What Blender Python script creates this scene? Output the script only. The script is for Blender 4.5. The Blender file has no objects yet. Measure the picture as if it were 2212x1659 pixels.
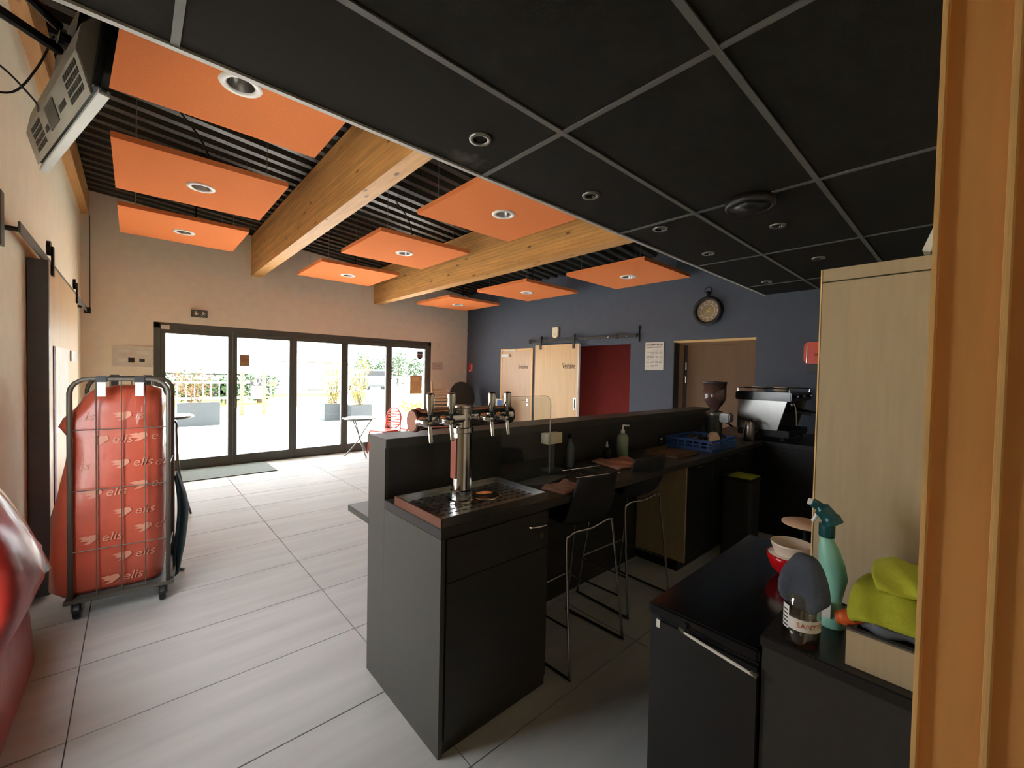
import bpy, bmesh, math, random
from mathutils import Vector, Matrix
random.seed(7)
SC = bpy.context.scene
COL = SC.collection
PI = math.pi

# ------------------------------------------------------------------ camera
CAM = Vector((0.4424, -8.1333, 1.5835)); FPX = 903.8455
def cam_axes(yaw=-0.7359, pitch=-0.024, roll=0.0201):
    fwd = Vector((-math.sin(yaw)*math.cos(pitch), math.cos(yaw)*math.cos(pitch), math.sin(pitch)))
    r = fwd.cross(Vector((0, 0, 1))).normalized(); u = r.cross(fwd)
    c, s = math.cos(roll), math.sin(roll)
    return c*r + s*u, -s*r + c*u, fwd
CR, CU, CF = cam_axes()
cd = bpy.data.cameras.new('camera'); cam = bpy.data.objects.new('camera', cd); COL.objects.link(cam)
cd.sensor_width = 36; cd.sensor_fit = 'HORIZONTAL'; cd.lens = FPX/2212*36; cd.clip_start = 0.02; cd.clip_end = 400
m = Matrix((CR, CU, -CF)).transposed().to_4x4(); m.translation = CAM; cam.matrix_world = m
SC.camera = cam
def at(u, v, ax, val):
    d = CF + CR*((u-1106)/FPX) - CU*((v-829.5)/FPX); i = 'XYZ'.index(ax)
    return CAM + d*((val-CAM[i])/d[i])

# ------------------------------------------------------------------ world, sun, exposure
w = bpy.data.worlds.new('sky'); SC.world = w; w.use_nodes = True
bg = w.node_tree.nodes['Background']; bg.inputs[0].default_value = (0.94, 1.0, 1.05, 1); bg.inputs[1].default_value = 3.0
sd = bpy.data.lights.new('sun', 'SUN'); sd.energy = 6; sd.angle = 0.009; sd.color = (1, 0.97, 0.92)
sun = bpy.data.objects.new('sun', sd); COL.objects.link(sun); sun.location = (3, 10, 12)
sun.rotation_euler = Vector((-0.2, -0.58, -0.79)).to_track_quat('-Z', 'Y').to_euler()
pd = bpy.data.lights.new('window_portal', 'AREA'); pd.shape = 'RECTANGLE'; pd.size = 4.6; pd.size_y = 2.2; pd.cycles.is_portal = True
po = bpy.data.objects.new('window_portal', pd); COL.objects.link(po); po.location = (3.0, 0.14, 1.12); po.rotation_euler = (-PI/2, 0, 0)
p2 = bpy.data.lights.new('added_window_portal', 'AREA'); p2.shape = 'RECTANGLE'; p2.size = 1.65; p2.size_y = 1.35; p2.cycles.is_portal = True  # guides sky light through the added side window
po2 = bpy.data.objects.new('added_window_portal', p2); COL.objects.link(po2); po2.location = (-.3, -5.57, 1.32); po2.rotation_euler = (0, -PI/2, 0)
SC.view_settings.view_transform = 'Standard'; SC.view_settings.look = 'None'; SC.view_settings.gamma = 1
SC.view_settings.use_curve_mapping = False; SC.view_settings.exposure = 2.78
SC.cycles.use_denoising = True; SC.cycles.max_bounces = 12; SC.cycles.diffuse_bounces = 8; SC.cycles.transparent_max_bounces = 16
SC.cycles.sample_clamp_indirect = 12

# ------------------------------------------------------------------ materials
def lin(c): return tuple((x/255/12.92 if x/255 <= .04045 else ((x/255+.055)/1.055)**2.4) for x in c)
MATS = {}
def mat(name, c, rough=.6, metal=0, var=.06, scale=8, bump=0, bscale=120, stretch=None, coat=0, emit=0, trans=0, c2=None, spec=.5):
    if name in MATS: return MATS[name]
    m = bpy.data.materials.new(name); m.use_nodes = True; nt = m.node_tree; b = nt.nodes['Principled BSDF']
    a = lin(c)
    tc = nt.nodes.new('ShaderNodeTexCoord'); src = tc.outputs['Object']
    if stretch:
        mp = nt.nodes.new('ShaderNodeMapping'); mp.inputs['Scale'].default_value = stretch; nt.links.new(src, mp.inputs[0]); src = mp.outputs[0]
    nz = nt.nodes.new('ShaderNodeTexNoise'); nz.inputs['Scale'].default_value = scale; nz.inputs['Detail'].default_value = 5; nt.links.new(src, nz.inputs['Vector'])
    rp = nt.nodes.new('ShaderNodeValToRGB'); nt.links.new(nz.outputs['Fac'], rp.inputs[0])
    rp.color_ramp.elements[0].position = .3; rp.color_ramp.elements[1].position = .7
    lo = tuple(x*(1-var) for x in a); hi = tuple(min(1, x*(1+var)) for x in a)
    if c2: hi = lin(c2); lo = a
    rp.color_ramp.elements[0].color = (*lo, 1); rp.color_ramp.elements[1].color = (*hi, 1)
    nt.links.new(rp.outputs[0], b.inputs['Base Color'])
    b.inputs['Roughness'].default_value = rough; b.inputs['Metallic'].default_value = metal
    b.inputs['Specular IOR Level'].default_value = spec
    if coat: b.inputs['Coat Weight'].default_value = coat; b.inputs['Coat Roughness'].default_value = .12
    if trans: b.inputs['Transmission Weight'].default_value = trans
    if emit: nt.links.new(rp.outputs[0], b.inputs['Emission Color']); b.inputs['Emission Strength'].default_value = emit
    if bump:
        n2 = nt.nodes.new('ShaderNodeTexNoise'); n2.inputs['Scale'].default_value = bscale; nt.links.new(src, n2.inputs['Vector'])
        bp = nt.nodes.new('ShaderNodeBump'); bp.inputs['Strength'].default_value = bump; bp.inputs['Distance'].default_value = .004
        nt.links.new(n2.outputs['Fac'], bp.inputs['Height']); nt.links.new(bp.outputs[0], b.inputs['Normal'])
    MATS[name] = m; return m
def glassmat(name, tint=(1, 1, 1), refl=.03, rough=.01):
    m = bpy.data.materials.new(name); m.use_nodes = True; nt = m.node_tree; nt.nodes.clear()
    o = nt.nodes.new('ShaderNodeOutputMaterial'); t = nt.nodes.new('ShaderNodeBsdfTransparent'); g = nt.nodes.new('ShaderNodeBsdfGlossy')
    ly = nt.nodes.new('ShaderNodeLayerWeight'); ly.inputs[0].default_value = .5; pw = nt.nodes.new('ShaderNodeMath'); pw.operation = 'POWER'; pw.inputs[1].default_value = 5; nt.links.new(ly.outputs['Facing'], pw.inputs[0])
    lw = nt.nodes.new('ShaderNodeMath'); lw.operation = 'MULTIPLY_ADD'; lw.inputs[1].default_value = .8; lw.inputs[2].default_value = refl; nt.links.new(pw.outputs[0], lw.inputs[0])
    mx = nt.nodes.new('ShaderNodeMixShader'); t.inputs[0].default_value = (*tint, 1); g.inputs['Roughness'].default_value = rough
    nt.links.new(lw.outputs[0], mx.inputs[0]); nt.links.new(t.outputs[0], mx.inputs[1]); nt.links.new(g.outputs[0], mx.inputs[2]); nt.links.new(mx.outputs[0], o.inputs[0])
    MATS[name] = m; return m
WOODF = dict(scale=3, bump=.05)
M = dict(
    wall_cream=mat('wall_cream', (242, 232, 204), .8, var=.03, bump=.15, bscale=180),
    wall_taupe=mat('wall_taupe', (248, 241, 226), .85, var=.03, bump=.15, bscale=180),
    wall_navy=mat('wall_navy', (78, 87, 102), .7, var=.04, bump=.15, bscale=180),
    wall_red=mat('wall_red', (128, 34, 24), .8),
    tile=mat('porcelain_tile', (176, 175, 172), .6, var=.1, scale=2.2, stretch=(.5, 4, 1), bump=.02, bscale=60, spec=.3),
    grout=mat('grout', (118, 112, 104), .9),
    black_tile=mat('black_ceiling_tile', (30, 27, 22), .95, var=.15, scale=14, bump=.3, bscale=320, spec=.2),
    tbar=mat('grey_grid_bar', (92, 93, 90), .55),
    edge_trim=mat('edge_trim', (176, 176, 172), .5),
    deck=mat('steel_deck', (70, 68, 63), .4, .5, var=.1, scale=30),
    pine=mat('glulam_pine', (214, 160, 92), .55, var=.13, scale=2.5, stretch=(9, 1, 9), bump=.05),
    orange=mat('orange_felt', (232, 136, 82), .95, var=.04, scale=60, bump=.25, bscale=400, spec=.1),
    white=mat('white_paint', (235, 234, 228), .45),
    chrome=mat('chrome', (205, 205, 205), .12, 1),
    steel=mat('brushed_steel', (170, 168, 164), .3, 1, stretch=(1, 14, 1)),
    cage_grey=mat('cage_grey', (104, 101, 92), .5, .5),
    galv=mat('galvanised', (128, 128, 122), .38, .85),
    copper=mat('copper', (150, 112, 96), .35, 1),
    alu_dark=mat('dark_aluminium', (92, 96, 92), .5, .1),
    black=mat('black_plastic', (26, 26, 28), .45),
    blackgloss=mat('black_gloss', (16, 16, 18), .15),
    tv_grey=mat('tv_grey', (150, 145, 134), .45),
    lam_grey=mat('grey_laminate', (70, 68, 62), .42, var=.05, scale=40),
    lam_dark=mat('dark_laminate', (52, 50, 47), .4, var=.08, scale=4, stretch=(1, 12, 12)),
    lam_black=mat('black_laminate', (30, 29, 28), .35, var=.08),
    lam_beige=mat('beige_laminate', (180, 160, 128), .5, var=.05, scale=5, stretch=(14, 14, 1)),
    birch=mat('birch_veneer', (226, 190, 138), .45, var=.06, scale=2, stretch=(9, 9, .8)),
    birch_pale=mat('pale_veneer', (214, 182, 150), .45, var=.05, scale=2, stretch=(9, 9, .8)),
    oakdark=mat('brown_veneer', (104, 74, 42), .5, var=.08, scale=2, stretch=(9, 9, .8)),
    frame_wood=mat('door_frame_wood', (226, 166, 98), .4, var=.14, scale=2.4, stretch=(8, 8, .7), coat=.3),
    edge_wood=mat('edge_wood', (236, 196, 132), .45),
    sack=mat('red_plastic', (188, 84, 62), .32, var=.1, scale=6, bump=.9, bscale=9, coat=.3),
    sack2=mat('red_gloss_plastic', (150, 36, 28), .38, var=.1, scale=6, bump=.9, bscale=10, coat=.2),
    print=mat('sack_print', (206, 138, 112), .4),
    redchair=mat('red_chair_plastic', (222, 70, 34), .4),
    beigechair=mat('beige_chair', (214, 186, 150), .5),
    mat_grey=mat('mat_grey', (112, 118, 112), .95, var=.2, scale=60, bump=.6),
    navycloth=mat('teal_cloth', (34, 60, 66), .9),
    shell=mat('stool_shell', (34, 34, 36), .6, bump=.2),
    paper=mat('paper', (224, 220, 210), .8),
    paper_tan=mat('tan_paper', (176, 150, 112), .8),
    ink=mat('ink', (46, 40, 36), .7), inkred=mat('ink_red', (190, 60, 40), .7), inkpurple=mat('purple', (96, 34, 92), .6),
    redsign=mat('red_sign', (206, 52, 42), .6),
    towel=mat('brown_towel', (150, 110, 90), .95, bump=.5), towelpink=mat('pink_towel', (196, 140, 116), .95, bump=.5),
    lime=mat('lime_cloth', (176, 180, 50), .95, var=.1, bump=.5, bscale=200),
    greycloth=mat('grey_cloth', (74, 80, 92), .95, bump=.6, bscale=200),
    mint=mat('mint_plastic', (150, 214, 190), .35, trans=.15), tealcap=mat('teal_cap', (14, 78, 80), .25),
    mintlabel=mat('soap_bottle', (150, 172, 140), .45),
    bluecrate=mat('blue_crate', (44, 84, 150), .5), bowlred=mat('red_glaze', (200, 24, 30), .2), cream=mat('cream_glaze', (224, 206, 184), .3),
    peach=mat('peach_ceramic', (236, 196, 160), .4),
    handorange=mat('orange_sleeve', (214, 96, 40), .5),
    purpleglass=mat('amber_plastic', (120, 90, 84), .15, trans=.5),
    dial=mat('clock_dial', (150, 134, 106), .6), brass=mat('pale_brass', (226, 206, 96), .4),
    concrete=mat('paving', (216, 212, 204), .85, var=.04, scale=1.5), grass=mat('grass', (120, 116, 44), .9, var=.3, scale=4),
    planter=mat('grey_planter', (44, 50, 52), .6), leafy=mat('yellow_leaf', (126, 106, 30), .7), leafr=mat('red_leaf', (128, 52, 34), .7),
    leafg=mat('green_leaf', (46, 70, 36), .8, var=.25), bark=mat('bark', (84, 70, 42), .9), log=mat('round_timber', (122, 98, 68), .8),
    green_sign=mat('green_sign', (110, 190, 60), .6), cargrey=mat('grey_car', (90, 96, 104), .4),
)
M['glass'] = glassmat('window_glass', (.76, .76, .76)); M['glass_tint'] = glassmat('tinted_window_glass', (.78, .78, .78)); M['acrylic'] = glassmat('clear_acrylic', (.92, .94, .93), refl=.05); M['film'] = glassmat('clear_film', (.9, .88, .88), rough=.15)
M['bottle'] = glassmat('clear_bottle', (.72, .70, .64), refl=.12, rough=.05)

def knotty(m):
    nt = m.node_tree; b = nt.nodes['Principled BSDF']; src = b.inputs['Base Color'].links[0].from_socket
    oi = nt.nodes.new('ShaderNodeObjectInfo'); mr = nt.nodes.new('ShaderNodeMapRange'); mr.inputs['To Min'].default_value = .84; mr.inputs['To Max'].default_value = 1.1; nt.links.new(oi.outputs['Random'], mr.inputs['Value'])
    mu = nt.nodes.new('ShaderNodeMix'); mu.data_type = 'RGBA'; mu.blend_type = 'MULTIPLY'; mu.inputs['Factor'].default_value = 1; nt.links.new(src, mu.inputs['A'])
    cb = nt.nodes.new('ShaderNodeCombineColor'); [nt.links.new(mr.outputs[0], cb.inputs[i]) for i in range(3)]; nt.links.new(cb.outputs[0], mu.inputs['B'])
    tc = nt.nodes.new('ShaderNodeTexCoord'); mp = nt.nodes.new('ShaderNodeMapping'); mp.inputs['Scale'].default_value = (7, 3.2, 9); nt.links.new(tc.outputs['Object'], mp.inputs[0])
    vo = nt.nodes.new('ShaderNodeTexVoronoi'); vo.inputs['Scale'].default_value = 1.0; nt.links.new(mp.outputs[0], vo.inputs['Vector'])
    rp = nt.nodes.new('ShaderNodeValToRGB'); rp.color_ramp.elements[0].position = .06; rp.color_ramp.elements[0].color = (.28, .2, .14, 1); rp.color_ramp.elements[1].position = .16; rp.color_ramp.elements[1].color = (1, 1, 1, 1); nt.links.new(vo.outputs['Distance'], rp.inputs[0])
    m2 = nt.nodes.new('ShaderNodeMix'); m2.data_type = 'RGBA'; m2.blend_type = 'MULTIPLY'; m2.inputs['Factor'].default_value = 1; nt.links.new(mu.outputs['Result'], m2.inputs['A']); nt.links.new(rp.outputs[0], m2.inputs['B']); nt.links.new(m2.outputs['Result'], b.inputs['Base Color'])
knotty(M['pine'])

# ------------------------------------------------------------------ mesh helpers
class MB:
    def __init__(s): s.v = []; s.f = []
    def _add(s, vs, fs):
        n = len(s.v); s.v += [tuple(x) for x in vs]; s.f += [tuple(i+n for i in f) for f in fs]; return s
    def box(s, x0, x1, y0, y1, z0, z1, mtx=None):
        vs = [Vector((x, y, z)) for z in (z0, z1) for y in (y0, y1) for x in (x0, x1)]
        if mtx: vs = [mtx @ q for q in vs]
        return s._add(vs, [(0, 2, 3, 1), (4, 5, 7, 6), (0, 1, 5, 4), (2, 6, 7, 3), (0, 4, 6, 2), (1, 3, 7, 5)])
    def tube(s, pts, r, n=8, closed=False):
        pts = [Vector(p) for p in pts]; k = len(pts); rings = []
        rr = r if isinstance(r, (list, tuple)) else [r]*k
        prev = None
        for i, p in enumerate(pts):
            a = pts[(i-1) % k] if (closed or i) else p; b = pts[(i+1) % k] if (closed or i < k-1) else p
            t = (b-a).normalized()
            if prev is None:
                ref = Vector((0, 0, 1)) if abs(t.z) < .9 else Vector((1, 0, 0)); x = t.cross(ref).normalized()
            else:
                x = (prev - t*prev.dot(t)).normalized()
            prev = x; y = t.cross(x)
            rings.append([p + (x*math.cos(2*PI*j/n) + y*math.sin(2*PI*j/n))*rr[i] for j in range(n)])
        vs = [q for g in rings for q in g]; fs = []
        for i in range(k if closed else k-1):
            for j in range(n):
                a = i*n+j; b = i*n+(j+1) % n; c = ((i+1) % k)*n+(j+1) % n; d = ((i+1) % k)*n+j
                fs.append((a, b, c, d))
        if not closed: fs += [tuple(reversed(range(n))), tuple(range((k-1)*n, k*n))]
        return s._add(vs, fs)
    def lathe(s, prof, c=(0, 0, 0), n=24, axis='Z', cap=True):
        c = Vector(c); vs = []; fs = []; k = len(prof)
        for r, h in prof:
            for j in range(n):
                a = 2*PI*j/n; x, y = r*math.cos(a), r*math.sin(a)
                q = {'Z': (x, y, h), 'X': (h, x, y), 'Y': (y, h, x)}[axis]; vs.append(c+Vector(q))
        for i in range(k-1):
            for j in range(n): fs.append((i*n+j, i*n+(j+1) % n, (i+1)*n+(j+1) % n, (i+1)*n+j))
        if cap:
            if prof[0][0] > 1e-4: fs.append(tuple(reversed(range(n))))
            if prof[-1][0] > 1e-4: fs.append(tuple(range((k-1)*n, k*n)))
        return s._add(vs, fs)
    def prism(s, poly, z0, z1, mtx=None):
        k = len(poly); vs = [Vector((x, y, z)) for z in (z0, z1) for x, y in poly]
        if mtx: vs = [mtx @ q for q in vs]
        return s._add(vs, [tuple(reversed(range(k))), tuple(range(k, 2*k))] + [(i, (i+1) % k, k+(i+1) % k, k+i) for i in range(k)])
    def grid(s, fn, nu, nv):
        vs = [fn(i/nu, j/nv) for j in range(nv+1) for i in range(nu+1)]
        return s._add(vs, [(j*(nu+1)+i, j*(nu+1)+i+1, (j+1)*(nu+1)+i+1, (j+1)*(nu+1)+i) for j in range(nv) for i in range(nu)])
    def build(s, name, mt, parent=None, bevel=0, smooth=False, world=True, solid=0, sub=0):
        me = bpy.data.meshes.new(name)
        off = Vector((0, 0, 0))
        if parent is not None and world:
            p = parent
            while p is not None: off += p.location; p = p.parent
        me.from_pydata([tuple(Vector(q)-off) for q in s.v], [], s.f); me.validate()
        bm = bmesh.new(); bm.from_mesh(me); bmesh.ops.recalc_face_normals(bm, faces=bm.faces)
        if bevel: bmesh.ops.bevel(bm, geom=[e for e in bm.edges if e.calc_face_angle(0) > .6], offset=bevel, segments=2, affect='EDGES', clamp_overlap=True)
        bm.to_mesh(me); bm.free()
        me.materials.append(mt if not isinstance(mt, str) else M[mt])
        if smooth:
            for p in me.polygons: p.use_smooth = True
        o = bpy.data.objects.new(name, me); COL.objects.link(o)
        if parent is not None: o.parent = parent
        if solid: md = o.modifiers.new('thick', 'SOLIDIFY'); md.thickness = solid; md.offset = 0
        if sub: md = o.modifiers.new('sub', 'SUBSURF'); md.levels = sub; md.render_levels = sub
        return o
def tag(o, label, cat, group=None, kind=None):
    o['label'] = label; o['category'] = cat
    if group: o['group'] = group
    if kind: o['kind'] = kind
    return o
def thing(name, label, cat, loc=(0, 0, 0), rz=0, group=None, kind=None):
    o = bpy.data.objects.new(name, None); COL.objects.link(o); o.location = loc; o.rotation_euler = (0, 0, rz); o.empty_display_size = .1
    return tag(o, label, cat, group, kind)
def copytree(o, parent=None):
    c = o.copy(); COL.objects.link(c); c.parent = parent
    for ch in list(o.children): copytree(ch, c)
    return c
ORD = ['first', 'second', 'third', 'fourth', 'fifth', 'sixth', 'seventh', 'eighth', 'ninth', 'tenth']
def box(*a, mtx=None): return MB().box(*a, mtx=mtx)
def rrect(x0, x1, y0, y1, r, n=5):
    P = []
    for cx, cy, a0 in ((x1-r, y0+r, -PI/2), (x1-r, y1-r, 0), (x0+r, y1-r, PI/2), (x0+r, y0+r, PI)):
        P += [(cx+r*math.cos(a0+i*PI/2/n), cy+r*math.sin(a0+i*PI/2/n)) for i in range(n+1)]
    return P
def smoothpath(pts, n=6):
    pts = [Vector(p) for p in pts]; out = []
    for i in range(len(pts)-1):
        p0 = pts[max(0, i-1)]; p1 = pts[i]; p2 = pts[i+1]; p3 = pts[min(len(pts)-1, i+2)]
        for k in range(n):
            t = k/n; out.append(.5*((2*p1)+(p2-p0)*t+(2*p0-5*p1+4*p2-p3)*t*t+(3*p1-p0-3*p2+p3)*t**3))
    return out+[pts[-1]]
FX = lambda o: Matrix((( 0, 0, -1, o[0]), (-1, 0, 0, o[1]), (0, 1, 0, o[2]), (0, 0, 0, 1)))   # writing on a face looking to -X
FY = lambda o: Matrix(((1, 0, 0, o[0]), (0, 0, -1, o[1]), (0, 1, 0, o[2]), (0, 0, 0, 1)))       # writing on a face looking to -Y
FL = lambda o: Matrix(((0, 0, 1, o[0]), (1, 0, 0, o[1]), (0, 1, 0, o[2]), (0, 0, 0, 1)))        # writing on a face looking to +X
def text(body, size, mtx, mt, parent, name='lettering', align='CENTER', shear=0, warp=None, ext=.0008, bold=0):
    cu = bpy.data.curves.new('t', 'FONT'); cu.body = body; cu.size = size; cu.align_x = align; cu.align_y = 'CENTER'; cu.shear = shear; cu.extrude = ext; cu.offset = bold
    cu.resolution_u = 3
    o = bpy.data.objects.new('t', cu); COL.objects.link(o)
    dg = bpy.context.evaluated_depsgraph_get(); dg.update()
    me = bpy.data.meshes.new_from_object(o.evaluated_get(dg)); bpy.data.objects.remove(o); bpy.data.curves.remove(cu)
    off = Vector((0, 0, 0)); p = parent
    while p is not None: off += p.location; p = p.parent
    for v in me.vertices:
        q = v.co.copy()
        if warp: q = warp(q)
        v.co = (mtx @ q) - (off if not warp else Vector((0, 0, 0)))
    me.materials.clear(); me.materials.append(M[mt]); me.name = name
    ob = bpy.data.objects.new(name, me); COL.objects.link(ob); ob.parent = parent
    return ob

# ------------------------------------------------------------------ dimensions
W = 6.34; XL = -0.08; YN = -10.6
YS, ZS = -6.322, 2.634
roof = lambda x: 3.955 - .087*x

# ================================================================== THE SETTING
# floor with its tiles
fl = tag(box(XL, W, YN, .16, -.10, -.006).build('floor', 'grout'), 'pale grey porcelain floor with large rectangular tiles', 'floor', kind='structure')
xs = [1.4516+1.2203*k for k in range(-3, 7)]; ys = [-3.2225+.6*k for k in range(-13, 8)]
for i in range(len(xs)-1):
    for j in range(len(ys)-1):
        x0, x1 = max(xs[i], XL), min(xs[i+1], W); y0, y1 = max(ys[j], YN), min(ys[j+1], .0)
        if x1-x0 < .02 or y1-y0 < .02: continue
        if x0 > 2.9 and y1 < -8.4: continue
        g = .0022
        MB().box(x0+g, x1-g, y0+g, y1-g, -.006, random.uniform(-.0003, .0003)).build('tile', 'tile', fl, bevel=.0012)
# walls
wl_ = MB(); wl_.box(XL-.2, XL, -4.9, .2, -.1, 4.1).box(XL-.2, XL, YN, -6.25, -.1, 4.1).box(XL-.2, XL, -6.25, -4.9, -.1, .5).box(XL-.2, XL, -6.25, -4.9, 2.15, 4.1)
tag(wl_.build('wall_left', 'wall_cream'), 'cream painted left wall beside the laundry cage', 'wall', kind='structure')
wf = MB(); wx0, wx1, wz = .6663, 5.3572, 2.2495
wf.box(XL, wx0, 0, .2, -.1, 4.0); wf.box(wx1, W+.2, 0, .2, -.1, 4.0); wf.box(wx0, wx1, 0, .2, wz, 4.0)
tag(wf.build('wall_far', 'wall_taupe'), 'beige end wall around the glazed folding doors', 'wall', kind='structure')
# right navy wall with two openings
D1 = (-1.263, -2.238, 2.108); OP = (-3.0, -4.43, 2.118); D3 = (-5.148, -6.249, 2.117)
wr = MB(); T = W+.22
for a, b, z0, z1 in ((0, OP[0], -.1, 3.6), (OP[0], OP[1], OP[2], 3.6), (OP[1], D3[0], -.1, 3.6), (D3[0], D3[1], D3[2], 3.6), (D3[1], -8.25, -.1, 3.6)):
    wr.box(W, T, b, a, z0, z1)
tag(wr.build('wall_right', 'wall_navy'), 'navy blue wall with doors and the clock', 'wall', kind='structure')
vr = MB(); vr.box(T+.8, T+.9, OP[1]-.4, OP[0]+.4, -.1, 2.6).box(T, T+.9, OP[1]-.5, OP[1]-.4, -.1, 2.6).box(T, T+.9, OP[0]+.4, OP[0]+.5, -.1, 2.6).box(T, T+.9, OP[1]-.5, OP[0]+.5, 2.5, 2.6).box(T, T+.9, OP[1]-.5, OP[0]+.5, -.1, 0)
tag(vr.build('wall_cloakroom', 'wall_red'), 'dark red cloakroom walls seen through the open sliding door', 'wall', kind='structure')
# partition in which the camera's doorway stands, and the passage behind it
tag(box(1.33, T, -8.27, -8.10, -.1, ZS+.1).build('wall_near', 'wall_cream'), 'partition wall behind the wooden door lining', 'wall', kind='structure')
tag(box(2.6, 2.7, YN, -8.27, -.1, ZS+.1).build('wall_passage', 'wall_cream'), 'cream passage wall behind the camera', 'wall', kind='structure')
tag(box(XL, 2.7, YN-.1, YN, -.1, ZS+.1).build('wall_passage_end', 'wall_cream'), 'cream end wall of the passage behind the camera', 'wall', kind='structure')
# lowered black ceiling
ce = tag(box(XL, T, YN, YS-.004, ZS+.03, ZS+.08).build('ceiling', 'black'), 'lowered black tiled ceiling over the bar', 'ceiling', kind='structure')
kx = [XL] + [1.8302+1.2853*k for k in range(-1, 4)] + [W]; ky = [YS, -6.8972, -7.5454, -8.14, -8.74, -9.34, -9.94, YN]
for i in range(len(kx)-1):
    for j in range(len(ky)-1):
        y1, y0 = ky[j], ky[j+1]
        if j > 3 and kx[i] > 2.3: continue
        MB().box(kx[i]+.012, kx[i+1]-.012, y0+.012, y1-.012, ZS+.006, ZS+.03).build('ceiling_tile', 'black_tile', ce)
sm = bpy.data.materials.new('pale_spot_ceiling_tile'); sm.use_nodes = True; nt = sm.node_tree; b_ = nt.nodes['Principled BSDF']; b_.inputs['Roughness'].default_value = .95; b_.inputs['Specular IOR Level'].default_value = .2  # ceiling tile material with a paler spot fading into the black
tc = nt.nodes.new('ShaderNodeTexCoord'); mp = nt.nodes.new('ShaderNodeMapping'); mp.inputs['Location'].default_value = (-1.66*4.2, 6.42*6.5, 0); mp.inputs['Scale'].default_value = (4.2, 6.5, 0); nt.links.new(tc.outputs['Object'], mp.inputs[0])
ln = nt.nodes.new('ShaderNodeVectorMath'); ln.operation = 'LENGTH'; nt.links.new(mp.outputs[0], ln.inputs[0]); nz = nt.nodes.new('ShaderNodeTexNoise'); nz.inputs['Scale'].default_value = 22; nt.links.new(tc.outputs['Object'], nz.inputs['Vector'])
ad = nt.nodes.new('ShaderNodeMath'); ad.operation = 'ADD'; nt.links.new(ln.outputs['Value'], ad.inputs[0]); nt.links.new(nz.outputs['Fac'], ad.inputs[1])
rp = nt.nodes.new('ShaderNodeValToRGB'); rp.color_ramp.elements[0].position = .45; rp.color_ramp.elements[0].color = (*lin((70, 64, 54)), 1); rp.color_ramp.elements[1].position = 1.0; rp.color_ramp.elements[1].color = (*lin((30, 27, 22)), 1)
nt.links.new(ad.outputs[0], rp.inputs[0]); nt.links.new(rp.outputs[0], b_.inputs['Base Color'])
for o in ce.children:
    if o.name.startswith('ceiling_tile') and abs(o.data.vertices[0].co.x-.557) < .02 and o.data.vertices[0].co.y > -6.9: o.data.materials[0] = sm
for y in ky[1:4]:
    MB().box(XL, W, y-.012, y+.012, ZS-.001, ZS+.03).build('grid_bar', 'tbar', ce)
for x in kx[1:-1]:
    for j in range(3):
        MB().box(x-.012, x+.012, ky[j+1]+.012, ky[j]-.012, ZS, ZS+.03).build('grid_bar', 'tbar', ce)
MB().box(XL, W, YS-.022, YS, ZS-.004, ZS+.035).build('edge_trim', 'edge_trim', ce)
tag(box(XL, W, YS-.05, YS-.03, ZS+.08, 4.0).build('wall_bulkhead', 'black'), 'dark bulkhead board above the edge of the black ceiling', 'wall', kind='structure')
# ribbed steel roof deck (sheets between the beams)
rd = thing('ceiling_deck', 'dark ribbed steel roof deck above the orange panels', 'ceiling', (0, 0, 0), kind='structure')
prof = []; y = YS-.1; pitch = .2
while y < .02:
    prof += [(y, 0), (y+.075, 0), (y+.095, .06), (y+.18, .06)]; y += pitch
for a, b in ((XL, 2.0), (2.0, 4.1), (4.1, W)):
    mb = MB(); n = len(prof)
    for x in (a, b):
        mb.v += [(x, min(q[0], 0), roof(x)+.005+q[1]) for q in prof]
    mb.f = [(i, i+1, n+i+1, n+i) for i in range(n-1)]
    mb.build('deck_sheet', 'deck', rd, solid=.004)
tag(MB()._add([(x, y, roof(x)+dz) for dz in (.08, .2) for y in (YS-.1, .2) for x in (XL-.2, T)], [(0, 2, 3, 1), (4, 5, 7, 6), (0, 1, 5, 4), (2, 6, 7, 3), (0, 4, 6, 2), (1, 3, 7, 5)]).build('ceiling_roof', 'black'), 'dark insulation layer over the steel roof deck', 'ceiling', kind='structure')
# glulam beams, lamella by lamella
def beam(x0, x1, zb, label, y0=YS-.02):
    t = thing('glulam_beam', label, 'beam', ((x0+x1)/2, -3, zb), group='glulam roof beams')
    n = 16; zt = roof(x0); h = (zt-zb)/n
    for k in range(n):
        j = random.uniform(0, .0012); z1 = zb+(k+1)*h-.002
        if k == n-1: z1 = roof(x1)-.002
        MB().box(x0+j, x1-j, y0, -.002, zb+k*h, z1).build('lamella', 'pine', t, bevel=.001)
beam(1.895, 2.045, 3.125, 'glulam roof beam between the left and middle rows of orange panels')
beam(4.015, 4.17, 2.93, 'glulam roof beam between the middle and right rows of orange panels')
t = thing('wall_plate_beam', 'slim pine wall plate beam high on the cream left wall', 'beam', (-.04, -3, 3.63))
for k in range(5): MB().box(XL, -.001, YS-.02, -.002, 3.63+k*.062, 3.63+(k+1)*.062-.001).build('lamella', 'pine', t, bevel=.001)
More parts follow.
